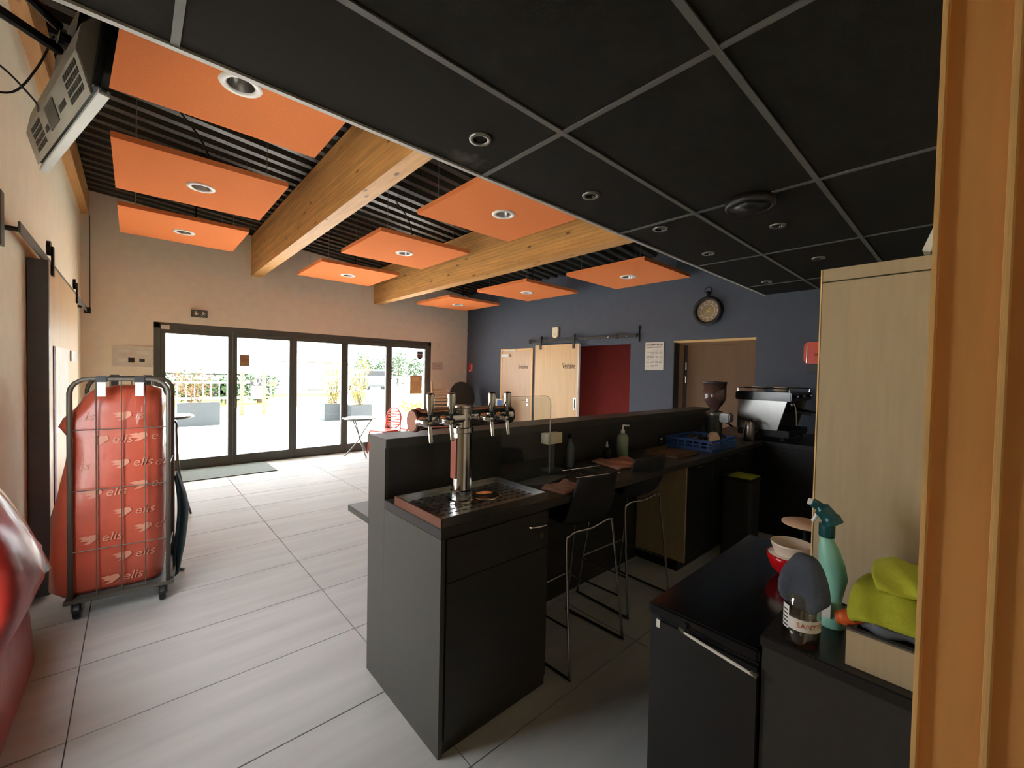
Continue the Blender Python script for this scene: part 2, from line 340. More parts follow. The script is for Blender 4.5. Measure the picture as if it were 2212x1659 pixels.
# glazed folding doors
wd = thing('window_1', 'five leaf dark aluminium glazed folding doors onto the terrace', 'window', (3.0, .06, 0), kind='structure')
fr = MB(); fr.box(wx0, wx0+.075, .0, .12, 0, wz).box(wx1-.075, wx1, .0, .12, 0, wz).box(wx0, wx1, 0, .12, wz-.085, wz).box(wx0+.075, wx1-.075, .02, .11, 0, .022)
fr.build('outer_frame', 'alu_dark', wd, bevel=.003)
lw = (wx1-wx0-.15)/5
for k in range(5):
    a = wx0+.075+k*lw; b = a+lw
    lf = MB(); f_ = .062
    lf.box(a+.002, a+f_, .015, .085, .024, wz-.087).box(b-f_, b-.002, .015, .085, .024, wz-.087).box(a+f_, b-f_, .015, .085, wz-.157, wz-.087).box(a+f_, b-f_, .015, .085, .024, .16)
    L = lf.build('leaf_frame', 'alu_dark', wd, bevel=.003)
    MB().box(a+f_, b-f_, .046, .054, .16, wz-.157).build('pane', 'glass_tint', L)
    if k == 1: MB().tube([(a+.03, .0, .95), (a+.03, -.03, .95), (a+.03, -.03, 1.1), (a+.03, 0, 1.1)], .008).build('handle', 'alu_dark', L)
p = at(357, 706, 'Y', 0); MB().box(p.x-.05, p.x+.05, -.012, -.001, p.z-.035, p.z+.03).build('door_contact', 'white', wd, bevel=.003)
w2 = thing('added_window', 'added dark framed side window, out of view, lighting the near floor', 'window', (XL-.1, -5.57, .5), kind='structure')  # unseen window added to bring daylight onto the near floor
fr = MB(); fr.box(XL-.13, XL-.07, -6.25, -6.2, .5, 2.15).box(XL-.13, XL-.07, -4.95, -4.9, .5, 2.15).box(XL-.13, XL-.07, -6.2, -4.95, .5, .55).box(XL-.13, XL-.07, -6.2, -4.95, 2.1, 2.15); fr.build('window_frame', 'alu_dark', w2)
MB().box(XL-.104, XL-.096, -6.2, -4.95, .55, 2.1).build('pane', 'glass', w2)
# baseboards
tag(box(wx1+.001, W, -.012, -.0005, 0, .08).build('baseboard_far', 'tile'), 'grey tile skirting at the foot of the beige end wall', 'skirting', kind='structure')

# door_1 : Sanitaires
d1 = thing('door_1', 'pale veneer toilet door lettered Sanitaires in the navy wall', 'door', (W, -1.75, 0), kind='structure')
y0, y1, zt = D1[1], D1[0], D1[2]
MB().box(W-.02, W-.0005, y0, y0+.05, 0, zt).box(W-.02, W-.0005, y1-.05, y1, 0, zt).box(W-.02, W-.0005, y0+.05, y1-.05, zt-.05, zt).build('frame', 'edge_wood', d1, bevel=.002)
MB().box(W-.014, W-.0005, y0+.053, y1-.053, .008, zt-.053).build('door_panel', 'birch_pale', d1)
MB().box(W-.06, W-.0145, y1-.30, y1-.06, zt-.17, zt-.105).build('door_closer', 'white', d1, bevel=.004)
MB().box(W-.045, W-.02, y1-.5, y1-.14, zt-.052, zt-.025).build('closer_arm', 'white', d1, bevel=.004)
text('Sanitaires', .13, FX((W-.0155, -1.965, 1.735)) @ Matrix.Diagonal((.58, 1, 1, 1)), 'ink', d1)
hd = MB(); hd.lathe([(.026, 0), (.026, -.012)], (W-.014, y0+.13, 1.06), 16, 'X').tube([(W-.026, y0+.13, 1.06), (W-.06, y0+.13, 1.06), (W-.065, y0+.15, 1.06), (W-.065, y0+.26, 1.06)], .009)
hd.lathe([(.024, 0), (.024, -.01)], (W-.014, y0+.13, .97), 16, 'X'); hd.build('handle', 'chrome', d1, smooth=False)
# door_2 : Vestiaire (sliding) and its rail
d2 = thing('door_2', 'birch sliding door lettered Vestiaire hanging from a rail', 'door', (W-.08, -2.9, 0), kind='structure')
MB().box(W-.085, W-.045, -3.435, -2.369, .015, 2.145).build('door_panel', 'birch', d2, bevel=.002)
MB().box(W-.088, W-.043, -3.452, -3.435, .015, 2.145).build('edge_strip', 'white', d2)
text('Vestiaire', .15, FX((W-.0865, -3.225, 1.745)) @ Matrix.Diagonal((.56, 1, 1, 1)), 'ink', d2)
MB().box(W-.0875, W-.085, -3.41, -3.35, .97, 1.18).build('pull_plate', 'steel', d2, bevel=.001)
MB().box(W-.0885, W-.0875, -3.395, -3.365, .99, 1.16).build('pull_recess', 'black', d2)
for y in (-2.52, -3.33):
    h = MB(); h.box(W-.1, W-.086, y-.02, y+.02, 2.06, 2.30); h.lathe([(.035, 0), (.035, .016)], (W-.086, y, 2.29), 16, 'X'); h.build('roller_hanger', 'black', d2)
r2 = thing('sliding_door_rail', 'black sliding door rail on the navy wall above Vestiaire door', 'rail', (W, -3.4, 2.2))
MB().box(W-.073, W-.063, -4.57, -2.2, 2.20, 2.25).build('bar', 'black', r2, bevel=.001)
for y in (-2.35, -2.75, -3.15, -3.6, -4.05, -4.4): MB().lathe([(.012, 0), (.012, -.012), (.007, -.014)], (W-.0735, y, 2.225), 10, 'X').build('bolt', 'chrome', r2); MB().lathe([(.01, 0), (.01, .062)], (W-.063, y, 2.225), 8, 'X').build('spacer', 'black', r2)
for y in (-2.2, -4.2): MB().box(W-.078, W-.058, y-.025, y+.025, 2.19, 2.27).build('stop', 'black', r2)
MB().box(W-.02, W-.001, -4.59, -4.575, 2.13, 2.38).build('end_plate', 'black', r2)
MB().box(W-.012, W-.0005, -4.57, -2.2, 2.17, 2.27).build('backing_board', 'wall_navy', r2)
# doorway with brown door
d3 = thing('door_3', 'brown wooden door set back in the navy wall below the clock', 'door', (W, -5.7, 0), kind='structure')
MB().box(W+.16, W+.22, D3[1]+.001, D3[0]-.001, D3[2]-.06, D3[2]-.001).box(W+.16, W+.22, D3[0]-.08, D3[0]-.001, 0, D3[2]-.06).box(W+.16, W+.22, D3[1]+.001, D3[1]+.06, 0, D3[2]-.06).build('frame', 'oakdark', d3)
MB().box(W+.001, W+.16, D3[1]+.001, D3[0]-.001, D3[2]-.022, D3[2]-.001).build('head_lining', 'edge_wood', d3)
MB().box(W+.18, W+.22, D3[1]+.06, D3[0]-.13, .01, D3[2]-.06).build('door_panel', 'oakdark', d3)
MB().box(W+.001, W+.16, D3[0]-.012, D3[0]-.001, .01, D3[2]-.023).build('dark_reveal', 'black', d3)
MB().box(W+.2, W+.21, D3[0]-.13, D3[0]-.08, .01, D3[2]-.06).build('gap_seal', 'black', d3)
for z in (.3, 1.0, 1.55, 1.75): MB().lathe([(.012, -.05), (.012, .05)], (W+.17, D3[0]-.115, z), 10).build('hinge', 'steel', d3)
# door_4 : sliding door on the left wall
d4 = thing('door_4', 'light wooden sliding door on the cream left wall', 'door', (0, -2.9, 0), kind='structure')
MB().box(-.022, .02, -3.9, -1.97, .012, 2.285).build('door_panel', 'birch', d4, bevel=.002)
MB().box(-.075, .021, -3.945, -3.9, .012, 2.285).build('edge_strip', 'cargrey', d4, bevel=.002)
p0 = at(118, 748, 'X', .02); p1 = at(147, 890, 'X', .02)
MB().box(.0205, .0235, p0.y, p1.y, p1.z-.1, p0.z).build('notice_board', 'white', d4)
MB().box(.0205, .026, p0.y-.09, p0.y, p1.z-.6, p0.z).build('notice_edge', 'inkpurple', d4)
p = at(158, 770, 'X', .02); lk = MB().box(.0205, .03, p.y-.27, p.y+.2, p.z-.05, p.z+.05); lk.build('lock_plate', 'steel', d4, bevel=.003)
for y in (-3.8, -2.1): h = MB(); h.box(.022, .034, y-.03, y+.03, 2.2, 2.40); h.lathe([(.05, .0), (.05, .02)], (.0, y, 2.39), 18, 'X'); h.build('roller_hanger', 'black', d4)
r4 = thing('sliding_door_rail', 'dark sliding door rail on the cream left wall', 'rail', (0, -2.6, 2.3))
MB().box(-.022, -.012, -4.62, -.22, 2.30, 2.36).build('bar', 'alu_dark', r4, bevel=.001)
for y in (-4.55, -3.3, -2.5, -1.5, -.5): MB().lathe([(.014, XL+.001), (.014, -.02)], (0, y, 2.33), 8, 'X').build('spacer', 'black', r4)
MB().box(XL+.001, XL+.02, -4.75, -4.68, 2.20, 2.48).build('end_plate', 'alu_dark', r4)
MB().box(-.045, .02, -.18, -.12, 2.28, 2.36).build('stop', 'black', r4)
pc = at(193, 600, 'Y', -.01); tag(MB().tube([(.004, -.012, 3.62), (.004, -.012, 2.36)], .006).build('cable_conduit', 'alu_dark'), 'thin grey cable conduit running down the corner by the rail', 'conduit')
# the doorway's wooden lining beside the camera
t6 = thing('trim_1', 'orange brown wooden door lining at the right edge', 'door frame', (1.25, -8.18, 0), kind='structure')
MB().box(1.215, 1.33, -8.153, -8.097, 0, 2.62).build('jamb_inner', 'frame_wood', t6)
MB().box(1.2, 1.33, -8.29, -8.158, 0, 2.62).build('jamb_outer', 'frame_wood', t6)
MB().box(1.205, 1.222, -8.0985, -8.0915, 0, 2.62).build('lit_edge', 'edge_wood', t6, bevel=.002)  # pale wood strips paint the light caught along the jamb edges
MB().box(1.19, 1.207, -8.159, -8.1515, 0, 2.62).build('lit_edge', 'edge_wood', t6, bevel=.002)

# ================================================================== CEILING THINGS
PAN = [(.92, -5.15, 3.27, 'orange acoustic panel nearest the television, cut off by the black ceiling', 1), (.915, -3.22, 3.27, 'orange acoustic panel in the middle of the left row', 1), (.915, -1.46, 3.27, 'orange acoustic panel of the left row nearest the glazed doors', 0),
       (3.09, -5.04, 3.12, 'orange acoustic panel of the middle row beside the black ceiling', 0), (3.05, -3.13, 3.12, 'orange acoustic panel in the middle of the centre row with bent cable', 1), (3.01, -1.31, 3.12, 'orange acoustic panel of the centre row nearest the glazed doors', 0),
       (5.48, -4.9, 2.95, 'orange acoustic panel of the right row nearest the clock', 0), (5.33, -3.07, 2.95, 'orange acoustic panel in the middle of the right row', 0), (5.27, -1.14, 2.95, 'orange acoustic panel of the right row in the far corner', 0)]
for px, py, pz, lab, cab in PAN:
    s = .595
    t = thing('acoustic_panel', lab, 'ceiling panel', (px, py, pz), group='orange hanging acoustic panels')
    bd = MB()
    # board with a round opening for the lamp
    n = 32; rr = .075
    sq = []
    for i in range(n):
        a = 2*PI*i/n; c_, s_ = math.cos(a), math.sin(a); q = s/max(abs(c_), abs(s_)); sq.append((c_*q, s_*q))
    for k in range(4):
        pass
    vs = [(px+x, py+y, pz) for x, y in sq]+[(px+rr*math.cos(2*PI*i/n), py+rr*math.sin(2*PI*i/n), pz) for i in range(n)]
    vs += [(x, y, pz+.045) for x, y, _ in vs]
    fs = []
    for i in range(n):
        j = (i+1) % n
        fs += [(i, j, n+j, n+i), (2*n+i, 3*n+i, 3*n+j, 2*n+j), (i, 2*n+i, 2*n+j, j), (n+i, n+j, 3*n+j, 3*n+i)]
    bd._add(vs, fs); bd.build('board', 'orange', t)
    MB().lathe([(.072, .02), (.072, -.001), (.082, -.008), (.108, -.006), (.112, .0), (.112, .001)], (px, py, pz-.001), 28, cap=False).build('lamp_ring', 'white', t, smooth=True, solid=.002)
    MB().lathe([(.071, -.002), (.058, .05), (.045, .075), (.002, .078)], (px, py, pz), 24, cap=False).build('reflector', 'steel', t, smooth=True)
    for sx in (-1, 1):
        for sy in (-1, 1):
            x, y = px+sx*.45, py+sy*.45
            MB().tube([(x, y, pz+.045), (x, y, roof(x)-.001)], .003, 6).build('suspension_wire', 'steel', t)
    x = px+.1
    pts = [(x, py, pz+.05), (x-.02, py-.06, pz+.2), (x-.12, py-.12, pz+.4), (x-.3, py-.14, roof(x-.3)-.02)] if cab else [(x, py, pz+.05), (x+.02, py, pz+.25), (x, py, roof(x)-.02)]
    MB().tube(smoothpath(pts), .009, 8).build('cable', 'black', t, smooth=True)
names = ['first', 'second', 'third', 'fourth', 'fifth', 'sixth']
for i, (x, y, lab) in enumerate([(1.599, -6.61, 'small ring downlight in the black ceiling nearest the pale ceiling mark'), (2.427, -6.595, 'second small downlight along the black ceiling edge'), (3.224, -6.6, 'third small downlight along the black ceiling edge'),
                                (4.05, -6.59, 'fourth small downlight along the black ceiling edge'), (5.524, -6.592, 'last small downlight of the black ceiling edge, by the clock'), (3.718, -7.197, 'small downlight beside the round ceiling speaker'), (4.827, -7.198, 'small downlight of the inner row farther from the ceiling speaker')]):
    t = thing('ceiling_downlight', lab, 'downlight', (x, y, ZS), group='small downlights in the black ceiling')
    MB().lathe([(.032, .004), (.034, -.004), (.048, -.005), (.05, .003), (.05, .005)], (x, y, ZS), 20, cap=False).build('ring', 'galv', t, smooth=True, solid=.002)
    MB().lathe([(.031, -.001), (.024, .03), (.001, .03)], (x, y, ZS-.002), 16, cap=False).build('lamp', 'blackgloss', t, smooth=True)
t = thing('ceiling_speaker', 'round black perforated speaker in the black ceiling', 'speaker', (3.144, -7.21, ZS-.04))
MB().lathe([(.13, .045), (.13, .0), (.118, -.012), (.11, -.006)], (3.144, -7.21, ZS-.035), 28, cap=False).build('rim', 'black', t, smooth=True, solid=.003)
MB().lathe([(.118, -.008), (.001, -.012)], (3.144, -7.21, ZS-.035), 28).build('grille', 'lam_black', t, smooth=True)
# television on its wall arm
A, B = Vector((.38, -6.136, 2.5)), Vector((.138, -5.149, 2.5))
tdir = (B-A).normalized(); nrm = Vector((tdir.y, -tdir.x, 0)); tilt = .12
upv = (Vector((0, 0, 1))*math.cos(tilt) + nrm*math.sin(tilt)); nn = nrm*math.cos(tilt) - Vector((0, 0, 1))*math.sin(tilt)
mt_ = Matrix((tdir, upv, nn)).transposed().to_4x4(); mt_.translation = A
tv = thing('television', 'flat screen television on a wall arm seen from behind', 'television', tuple(A))
Lt = (B-A).length; Ht = .57
MB().box(0, Lt, 0, Ht, -.02, .0, mtx=mt_).build('screen_panel', 'blackgloss', tv, bevel=.003)
MB().box(0, Lt, -.008, .012, -.022, .006, mtx=mt_).build('bottom_bezel', 'edge_trim', tv, bevel=.002)
MB().box(.02, Lt-.02, .02, Ht-.02, -.035, -.02, mtx=mt_).build('back_cover', 'black', tv, bevel=.004)
PX = mt_ @ Matrix(((0, 0, 1, 0), (1, 0, 0, 0), (0, 1, 0, 0), (0, 0, 0, 1)))       # section (up, depth) swept along the width
MB().prism([(.004, -.03), (.015, -.035), (.13, -.082), (.22, -.08), (.3, -.035)], .06, Lt-.03, mtx=PX).build('lower_casing', 'tv_grey', tv, bevel=.006)
sd_ = Vector((0, .115, -.047)).normalized(); VS = mt_ @ Matrix(((1, 0, 0, 0), (0, sd_.y, -sd_.z, .015), (0, sd_.z, sd_.y, -.035), (0, 0, 0, 1)))
for x0 in (.1, Lt-.3):
    for i in range(7):
        for j in range(4): MB().box(x0+i*.026, x0+i*.026+.018, .018+j*.025, .018+j*.025+.018, -.0015, .002, mtx=VS).build('vent_slot', 'black', tv)
for x0, w_ in ((.33, .1), (.63, .05)): MB().box(x0, x0+w_, .04, .06, -.0015, .002, mtx=VS).build('port_recess', 'black', tv)
MB().box(.46, .6, .025, .105, -.004, .002, mtx=VS).build('label_plate', 'lam_grey', tv)
br = thing('television_bracket', 'black articulated wall bracket holding the television', 'bracket', (XL, -5.6, 2.7))
mid = mt_ @ Vector((Lt*.42, .33, -.04))
MB().box(Lt*.42-.11, Lt*.42+.11, .22, .44, -.06, -.036, mtx=mt_).build('mounting_plate', 'black', br)
e1 = Vector((.02, -6.15, 2.78)); wl = Vector((XL+.001, -5.95, 2.78))
MB().tube([mid-nn*.02, mid-nn*.05], .03, 12).build('tilt_joint', 'black', br)
for dz in (-.09, .09):
    MB().tube([mid-nn*.05+Vector((0, 0, dz*.5)), e1+Vector((0, 0, dz))], .018, 8).build('arm', 'black', br); MB().tube([e1+Vector((0, 0, dz)), wl+Vector((.02, 0, dz))], .02, 8).build('arm', 'black', br)
MB().tube([e1-Vector((0, 0, .13)), e1+Vector((0, 0, .13))], .022, 10).build('elbow', 'black', br)
MB().box(XL+.001, XL+.02, -6.05, -5.85, 2.6, 2.96).build('wall_plate', 'black', br)
q = mid-nn*.06
tag(MB().tube(smoothpath([q, q+Vector((-.05, .05, -.12)), q+Vector((-.12, .1, -.22)), q+Vector((-.2, .02, -.26)), q+Vector((-.14, -.06, -.2)), q+Vector((-.06, .06, -.24)), mt_ @ Vector((.62, .1, -.09))]), .004, 6).build('television_cable', 'black', smooth=True), 'thin black cable looping down behind the television', 'cable')

# fill lamp added in the unseen passage to brighten the right foreground
t = thing('passage_fill_lamp', 'added round warm fill lamp, unseen in the passage behind the camera', 'ceiling lamp', (.5, -9.3, ZS))
MB().lathe([(.16, 0), (.17, -.01), (.17, -.05), (.155, -.055)], (.5, -9.3, ZS+.005), 28, cap=False).build('housing', 'white', t, smooth=True, solid=.003)
MB().lathe([(.154, -.045), (.12, -.06), (.001, -.066)], (.5, -9.3, ZS), 28).build('diffuser', mat('fill_lamp_diffuser', (255, 214, 160), .5, emit=2), t, smooth=True)

# ================================================================== SIGNS AND WALL THINGS
t = thing('exit_sign', 'dark emergency exit sign box above the glazed doors', 'exit sign', (1.205, -.02, 2.42))
MB().box(1.1, 1.31, -.035, -.001, 2.365, 2.478).build('case', 'alu_dark', t, bevel=.004)
MB().prism([(1.165, 2.39), (1.195, 2.42), (1.175, 2.42), (1.175, 2.455), (1.155, 2.455), (1.155, 2.42), (1.135, 2.42)], .0355, .037, mtx=Matrix(((1, 0, 0, 0), (0, 0, -1, 0), (0, 1, 0, 0), (0, 0, 0, 1)))).build('arrow', 'white', t)
rm = MB(); F_ = Matrix(((1, 0, 0, 0), (0, 0, -1, 0), (0, 1, 0, 0), (0, 0, 0, 1)))
rm.prism([(1.25+.008*math.cos(a*PI/5), 2.452+.008*math.sin(a*PI/5)) for a in range(10)], .0355, .037, mtx=F_)
for P in ([(1.245, 2.442), (1.262, 2.442), (1.258, 2.415), (1.243, 2.415)], [(1.243, 2.42), (1.251, 2.415), (1.235, 2.388), (1.225, 2.392)], [(1.251, 2.42), (1.258, 2.415), (1.275, 2.4), (1.268, 2.39)], [(1.26, 2.44), (1.28, 2.425), (1.277, 2.418), (1.258, 2.43)]): rm.prism(P, .0355, .037, mtx=F_)
rm.build('running_figure', 'white', t)
t = thing('notice_frame', 'white framed notice board on the beige wall left of the glazed doors', 'notice', (.43, -.01, 1.73))
p0 = at(241, 745, 'Y', 0); p1 = at(330, 793, 'Y', 0)
MB().box(p0.x, p1.x, -.018, -.001, p1.z, p0.z).build('board', 'paper', t, bevel=.002)
for x, z, w_, h_ in ((.06, .22, .13, .045), (.26, .2, .13, .05), (.07, .09, .11, .05), (.17, .08, .07, .07), (.29, .09, .06, .05)):
    MB().box(p0.x+x, p0.x+x+w_, -.0195, -.018, p1.z+z-.02, p1.z+z-.02+h_).build('pinned_sheet', 'lam_grey' if w_ < .08 else 'white', t)
t = thing('paper_notice', 'small paper notice on the beige wall right of the glazed doors', 'notice', (5.52, -.005, 1.72))
MB().box(5.375, 5.675, -.004, -.001, 1.635, 1.812).build('sheet', 'paper', t)
for i in range(5): MB().box(5.4, 5.64-.03*(i % 2), -.005, -.0042, 1.66+i*.028, 1.667+i*.028).build('print_line', 'towelpink', t)
p = at(946.7, 745, 'Y', 0); t = thing('wall_thermostat', 'small white wall sensor above the paper notice', 'sensor', tuple(p)); MB().box(p.x-.045, p.x+.045, -.025, -.001, p.z-.05, p.z+.05).build('case', 'wall_cream', t, bevel=.006); MB().lathe([(.02, 0), (.016, -.006)], (p.x, -.025, p.z), 14, 'Y').build('dial', 'white', t)
p = at(1006, 722, 'Y', 0); t = thing('motion_detector', 'white motion detector in the corner by the navy wall', 'detector', tuple(p)); MB().box(p.x-.035, p.x+.03, -.05, -.001, p.z-.07, p.z+.06).build('case', 'white', t, bevel=.015); MB().lathe([(.022, 0), (.012, -.012), (.001, -.014)], (p.x, -.05, p.z-.02), 14, 'Y').build('lens', 'paper', t)
t = thing('fire_alarm_sign', 'small red and white fire sign on the navy wall by the corner', 'sign', (W, -.163, 1.7))
MB().box(W-.006, W-.001, -.24, -.087, 1.615, 1.815).build('plate', 'redsign', t); MB().box(W-.0075, W-.006, -.225, -.19, 1.66, 1.79).box(W-.0075, W-.006, -.175, -.1, 1.63, 1.65).build('pictogram', 'white', t)
t = thing('alarm_siren', 'beige alarm siren box on the navy wall above the sliding rail', 'siren', (W, -2.835, 2.36))
pr = [(-.07, .1), (.07, .1), (.07, -.06), (.045, -.095), (0, -.105), (-.045, -.095), (-.07, -.06)]
MB().prism(pr, 0, .045, mtx=FX((W-.001, -2.835, 2.375))).build('case', 'wall_cream', t, bevel=.008); MB().lathe([(.024, 0), (.024, -.004), (.014, -.006)], (W-.046, -2.835, 2.34), 16, 'X').build('sounder', 'paper', t)
t = thing('regulation_poster', 'white printed regulation poster on the navy wall', 'poster', (W, -4.846, 1.9))
MB().box(W-.008, W-.001, -4.998, -4.694, 1.69, 2.112).build('sheet', 'paper', t, bevel=.001)
text('RÉGLEMENTATION', .031, FX((W-.0088, -4.846, 2.072)), 'ink', t, bold=.0006); text('des DÉBITS DE BOISSONS', .021, FX((W-.0088, -4.846, 2.033)), 'ink', t, bold=.0004)
for i in range(14):
    for k in range(4):
        if random.random() < .12: continue
        MB().box(W-.0092, W-.0082, -4.98+k*.07, -4.98+k*.07+random.uniform(.04, .06), 1.715+i*.02, 1.7195+i*.02).build('print_line', 'tbar', t)
# clock
cy_, cz_ = -5.641, 2.505
t = thing('wall_clock', 'black pocket watch style wall clock on the navy wall', 'clock', (W, cy_, cz_))
MB().lathe([(.15, 0), (.19, -.005), (.2, -.03), (.195, -.06), (.165, -.072), (.152, -.055), (.15, -.03)], (W-.001, cy_, cz_), 40, 'X', cap=False).build('case', 'black', t, smooth=True)
MB().lathe([(.152, 0), (.152, -.025)], (W-.002, cy_, cz_), 40, 'X').build('dial', 'dial', t)
MB().lathe([(.098, -.001), (.098, -.002), (.092, -.002), (.092, -.001)], (W-.0275, cy_, cz_), 40, 'X', cap=False).build('chapter_ring', 'paper', t)
for h_ in range(1, 13):
    a = h_*PI/6; text(str(h_), .045, FX((W-.0278, cy_-math.sin(a)*.124, cz_+math.cos(a)*.124)), 'paper', t, name='numeral')
def hand(ang, l, tail, w_): 
    R_ = Matrix.Rotation(-ang, 4, 'Z'); return MB().prism([(-w_, -tail), (w_, -tail), (w_*.5, l), (-w_*.5, l)], 0, .002, mtx=FX((W-.032, cy_, cz_)) @ R_)
hand(math.radians(109), .07, .02, .005).build('hour_hand', 'brass', t); hand(math.radians(226), .135, .05, .004).build('minute_hand', 'brass', t)
MB().lathe([(.008, .004), (.008, -.004)], (W-.034, cy_, cz_), 10, 'X').build('hand_pin', 'brass', t)
MB().tube([(W-.04, cy_, cz_+.195), (W-.04, cy_, cz_+.225)], .016, 12).build('stem', 'black', t)
MB().lathe([(.001, -.028), (.02, -.022), (.028, 0), (.02, .022), (.001, .028)], (W-.04, cy_, cz_+.245), 14, 'Z').build('crown', 'black', t, smooth=True)
MB().tube([(W-.04, cy_+.045*math.cos(a), cz_+.275+.05*math.sin(a)) for a in [i*PI/12-.3 for i in range(16)]], .007, 8).build('bow', 'black', t)
# dispenser on navy wall
t = thing('soap_dispenser', 'orange red wall dispenser with black base beside the tall cabinet', 'dispenser', (W, -6.93, 1.8))
MB().prism(rrect(-.14, .11, .0, .25, .05), 0, .12, mtx=FX((W-.001, -6.93, 1.77))).build('cover', 'redchair', t, bevel=.01)
MB().box(W-.11, W-.02, -6.93, -6.83, 1.66, 1.77).build('nozzle_block', 'black', t, bevel=.006); MB().box(W-.125, W-.118, -7.0, -6.9, 1.86, 1.89).build('emblem', 'inkred', t); MB().tube([(W-.12, -6.825, 1.98), (W-.12, -6.825, 1.78)], .006).build('chrome_strip', 'chrome', t)
# window stickers
def onpane(u0, v0, u1, v1): a = at(u0, v0, 'Y', .044); b = at(u1, v1, 'Y', .044); return a.x, b.x, b.z, a.z
x0, x1, z0, z1 = onpane(518, 766, 539, 791); t = thing('door_notice', 'small tan notice with red scribble on the second glass leaf', 'notice', (x0, .04, z0))
MB().box(x0, x1, .0435, .0455, z0, z1).build('sheet', 'paper_tan', t)
MB().tube(smoothpath([(x0+.02+.022*i, .043, z0+(z1-z0)*(.55+.16*(-1)**i)) for i in range(5)]), .003, 5).build('scribble', 'inkred', t)
x0, x1, z0, z1 = onpane(886, 811, 911, 850); t = thing('door_poster', 'tan paper poster on the fifth glass leaf', 'poster', (x0, .04, z0)); MB().box(x0, x1, .0435, .0455, z0, z1).build('sheet', 'paper_tan', t)
for i in range(4): MB().box(x0+.05, x1-.08, .0428, .0435, z1-.05-.02*i, z1-.044-.02*i).build('print_line', 'edge_wood', t)
x0, x1, z0, z1 = onpane(901, 759, 913, 777); t = thing('badge_sticker', 'blue shield shaped sticker on the fifth glass leaf', 'sticker', (x0, .04, z0))
wq, hq = x1-x0, z1-z0
MB().prism([(x0, z1), (x0, z0+hq*.25), (x0+wq/2, z0), (x1, z0+hq*.25), (x1, z1)], -.0455, -.0435, mtx=F_).build('shield', 'planter', t)
for i in range(4): MB().box(x0+.01, x1-.01, .0425, .0435, z0+hq*(.32+.16*i), z0+hq*(.38+.16*i)).build('stripe', ('white', 'redsign', 'white', 'bluecrate')[i], t)
tag(MB().box(.885, 2.11, -.88, -.06, .0005, .012).build('door_mat', 'mat_grey', bevel=.004), 'grey rectangular doormat in front of the glazed doors', 'doormat')

# ================================================================== BAR
BX = 1.3615
t = thing('bar_counter', 'grey laminate raised bar with end panel, long top and customer shelf', 'bar', (BX, -6.1, 0))
MB().box(BX+.02, 5.2, -6.18, -6.02, 0, 1.205).build('body', 'lam_dark', t)
MB().box(BX+.001, BX+.02, -6.195, -6.006, 0, 1.205).build('end_panel', 'lam_grey', t)
MB().box(BX-.004, 5.22, -6.215, -5.995, 1.207, 1.2517).build('bar_top', 'lam_grey', t, bevel=.002)
MB().box(BX, 3.6, -6.018, -5.726, .775, .81).build('customer_shelf', 'lam_grey', t, bevel=.002)
tag(MB().box(BX-.002, 5.2, -6.715, -6.2, .908, .95).build('worktop', 'lam_dark', bevel=.002), 'dark work counter top behind the raised bar front', 'worktop')
t = thing('bar_cabinet', 'grey end cabinet of the bar below the beer tap', 'cabinet', (1.7, -6.45, 0))
MB().box(BX, BX+.02, -6.712, -6.198, 0, .906).build('end_panel', 'lam_grey', t)
MB().box(BX+.021, 2.0, -6.70, -6.2, .0, .906).build('body', 'lam_dark', t)
dr = MB().box(BX+.03, 1.995, -6.712, -6.701, .72, .9).build('drawer', 'lam_dark', t)
MB().tube(smoothpath([(1.842, -6.712, .852), (1.85, -6.735, .85), (1.907, -6.745, .846), (1.965, -6.735, .842), (1.972, -6.712, .842)]), .004, 6).build('handle', 'chrome', dr)
MB().box(BX+.03, 1.995, -6.712, -6.701, .06, .715).build('door', 'lam_dark', t)
MB().lathe([(.014, 0), (.014, -.004), (.009, -.004)], (1.947, -6.713, .785), 14, 'Y').build('lock', 'galv', dr)
t = thing('bar_cabinet', 'dark bar cabinet with beige side panel behind the stools', 'cabinet', (4.4, -6.4, 0))
MB().box(3.7, 3.72, -6.62, -6.19, .1, .906).build('side_panel', 'lam_beige', t)
MB().box(3.721, 5.19, -6.60, -6.19, .1, .906).build('body', 'lam_black', t); MB().box(3.73, 5.19, -6.55, -6.19, 0, .1).build('plinth', 'black', t)
for k in range(3):
    d = MB().box(3.725+k*.49, 3.725+k*.49+.484, -6.62, -6.601, .11, .9).build('door', 'lam_black', t); MB().tube([(3.86+k*.49, -6.62, .85), (3.865+k*.49, -6.64, .85), (3.98+k*.49, -6.64, .85), (3.985+k*.49, -6.62, .85)], .004, 6).build('handle', 'galv', d)
t = thing('return_counter', 'black return counter along the navy wall under the coffee machine', 'counter', (5.8, -7.2, 0))
MB().box(5.25, W-.002, -8.09, -6.0, 0, .905).build('body', 'lam_black', t); MB().box(5.222, W-.002, -8.095, -5.99, .907, .95).build('top', 'lam_black', t, bevel=.002)
for k in range(3):
    d = MB().box(5.235, 5.249, -8.08+k*.47, -8.08+k*.47+.46, .1, .9).build('door', 'lam_black', t); MB().tube([(5.235, -7.9+k*.47, .84), (5.215, -7.9+k*.47, .84), (5.215, -7.77+k*.47, .84), (5.235, -7.77+k*.47, .84)], .004, 6).build('handle', 'galv', d)

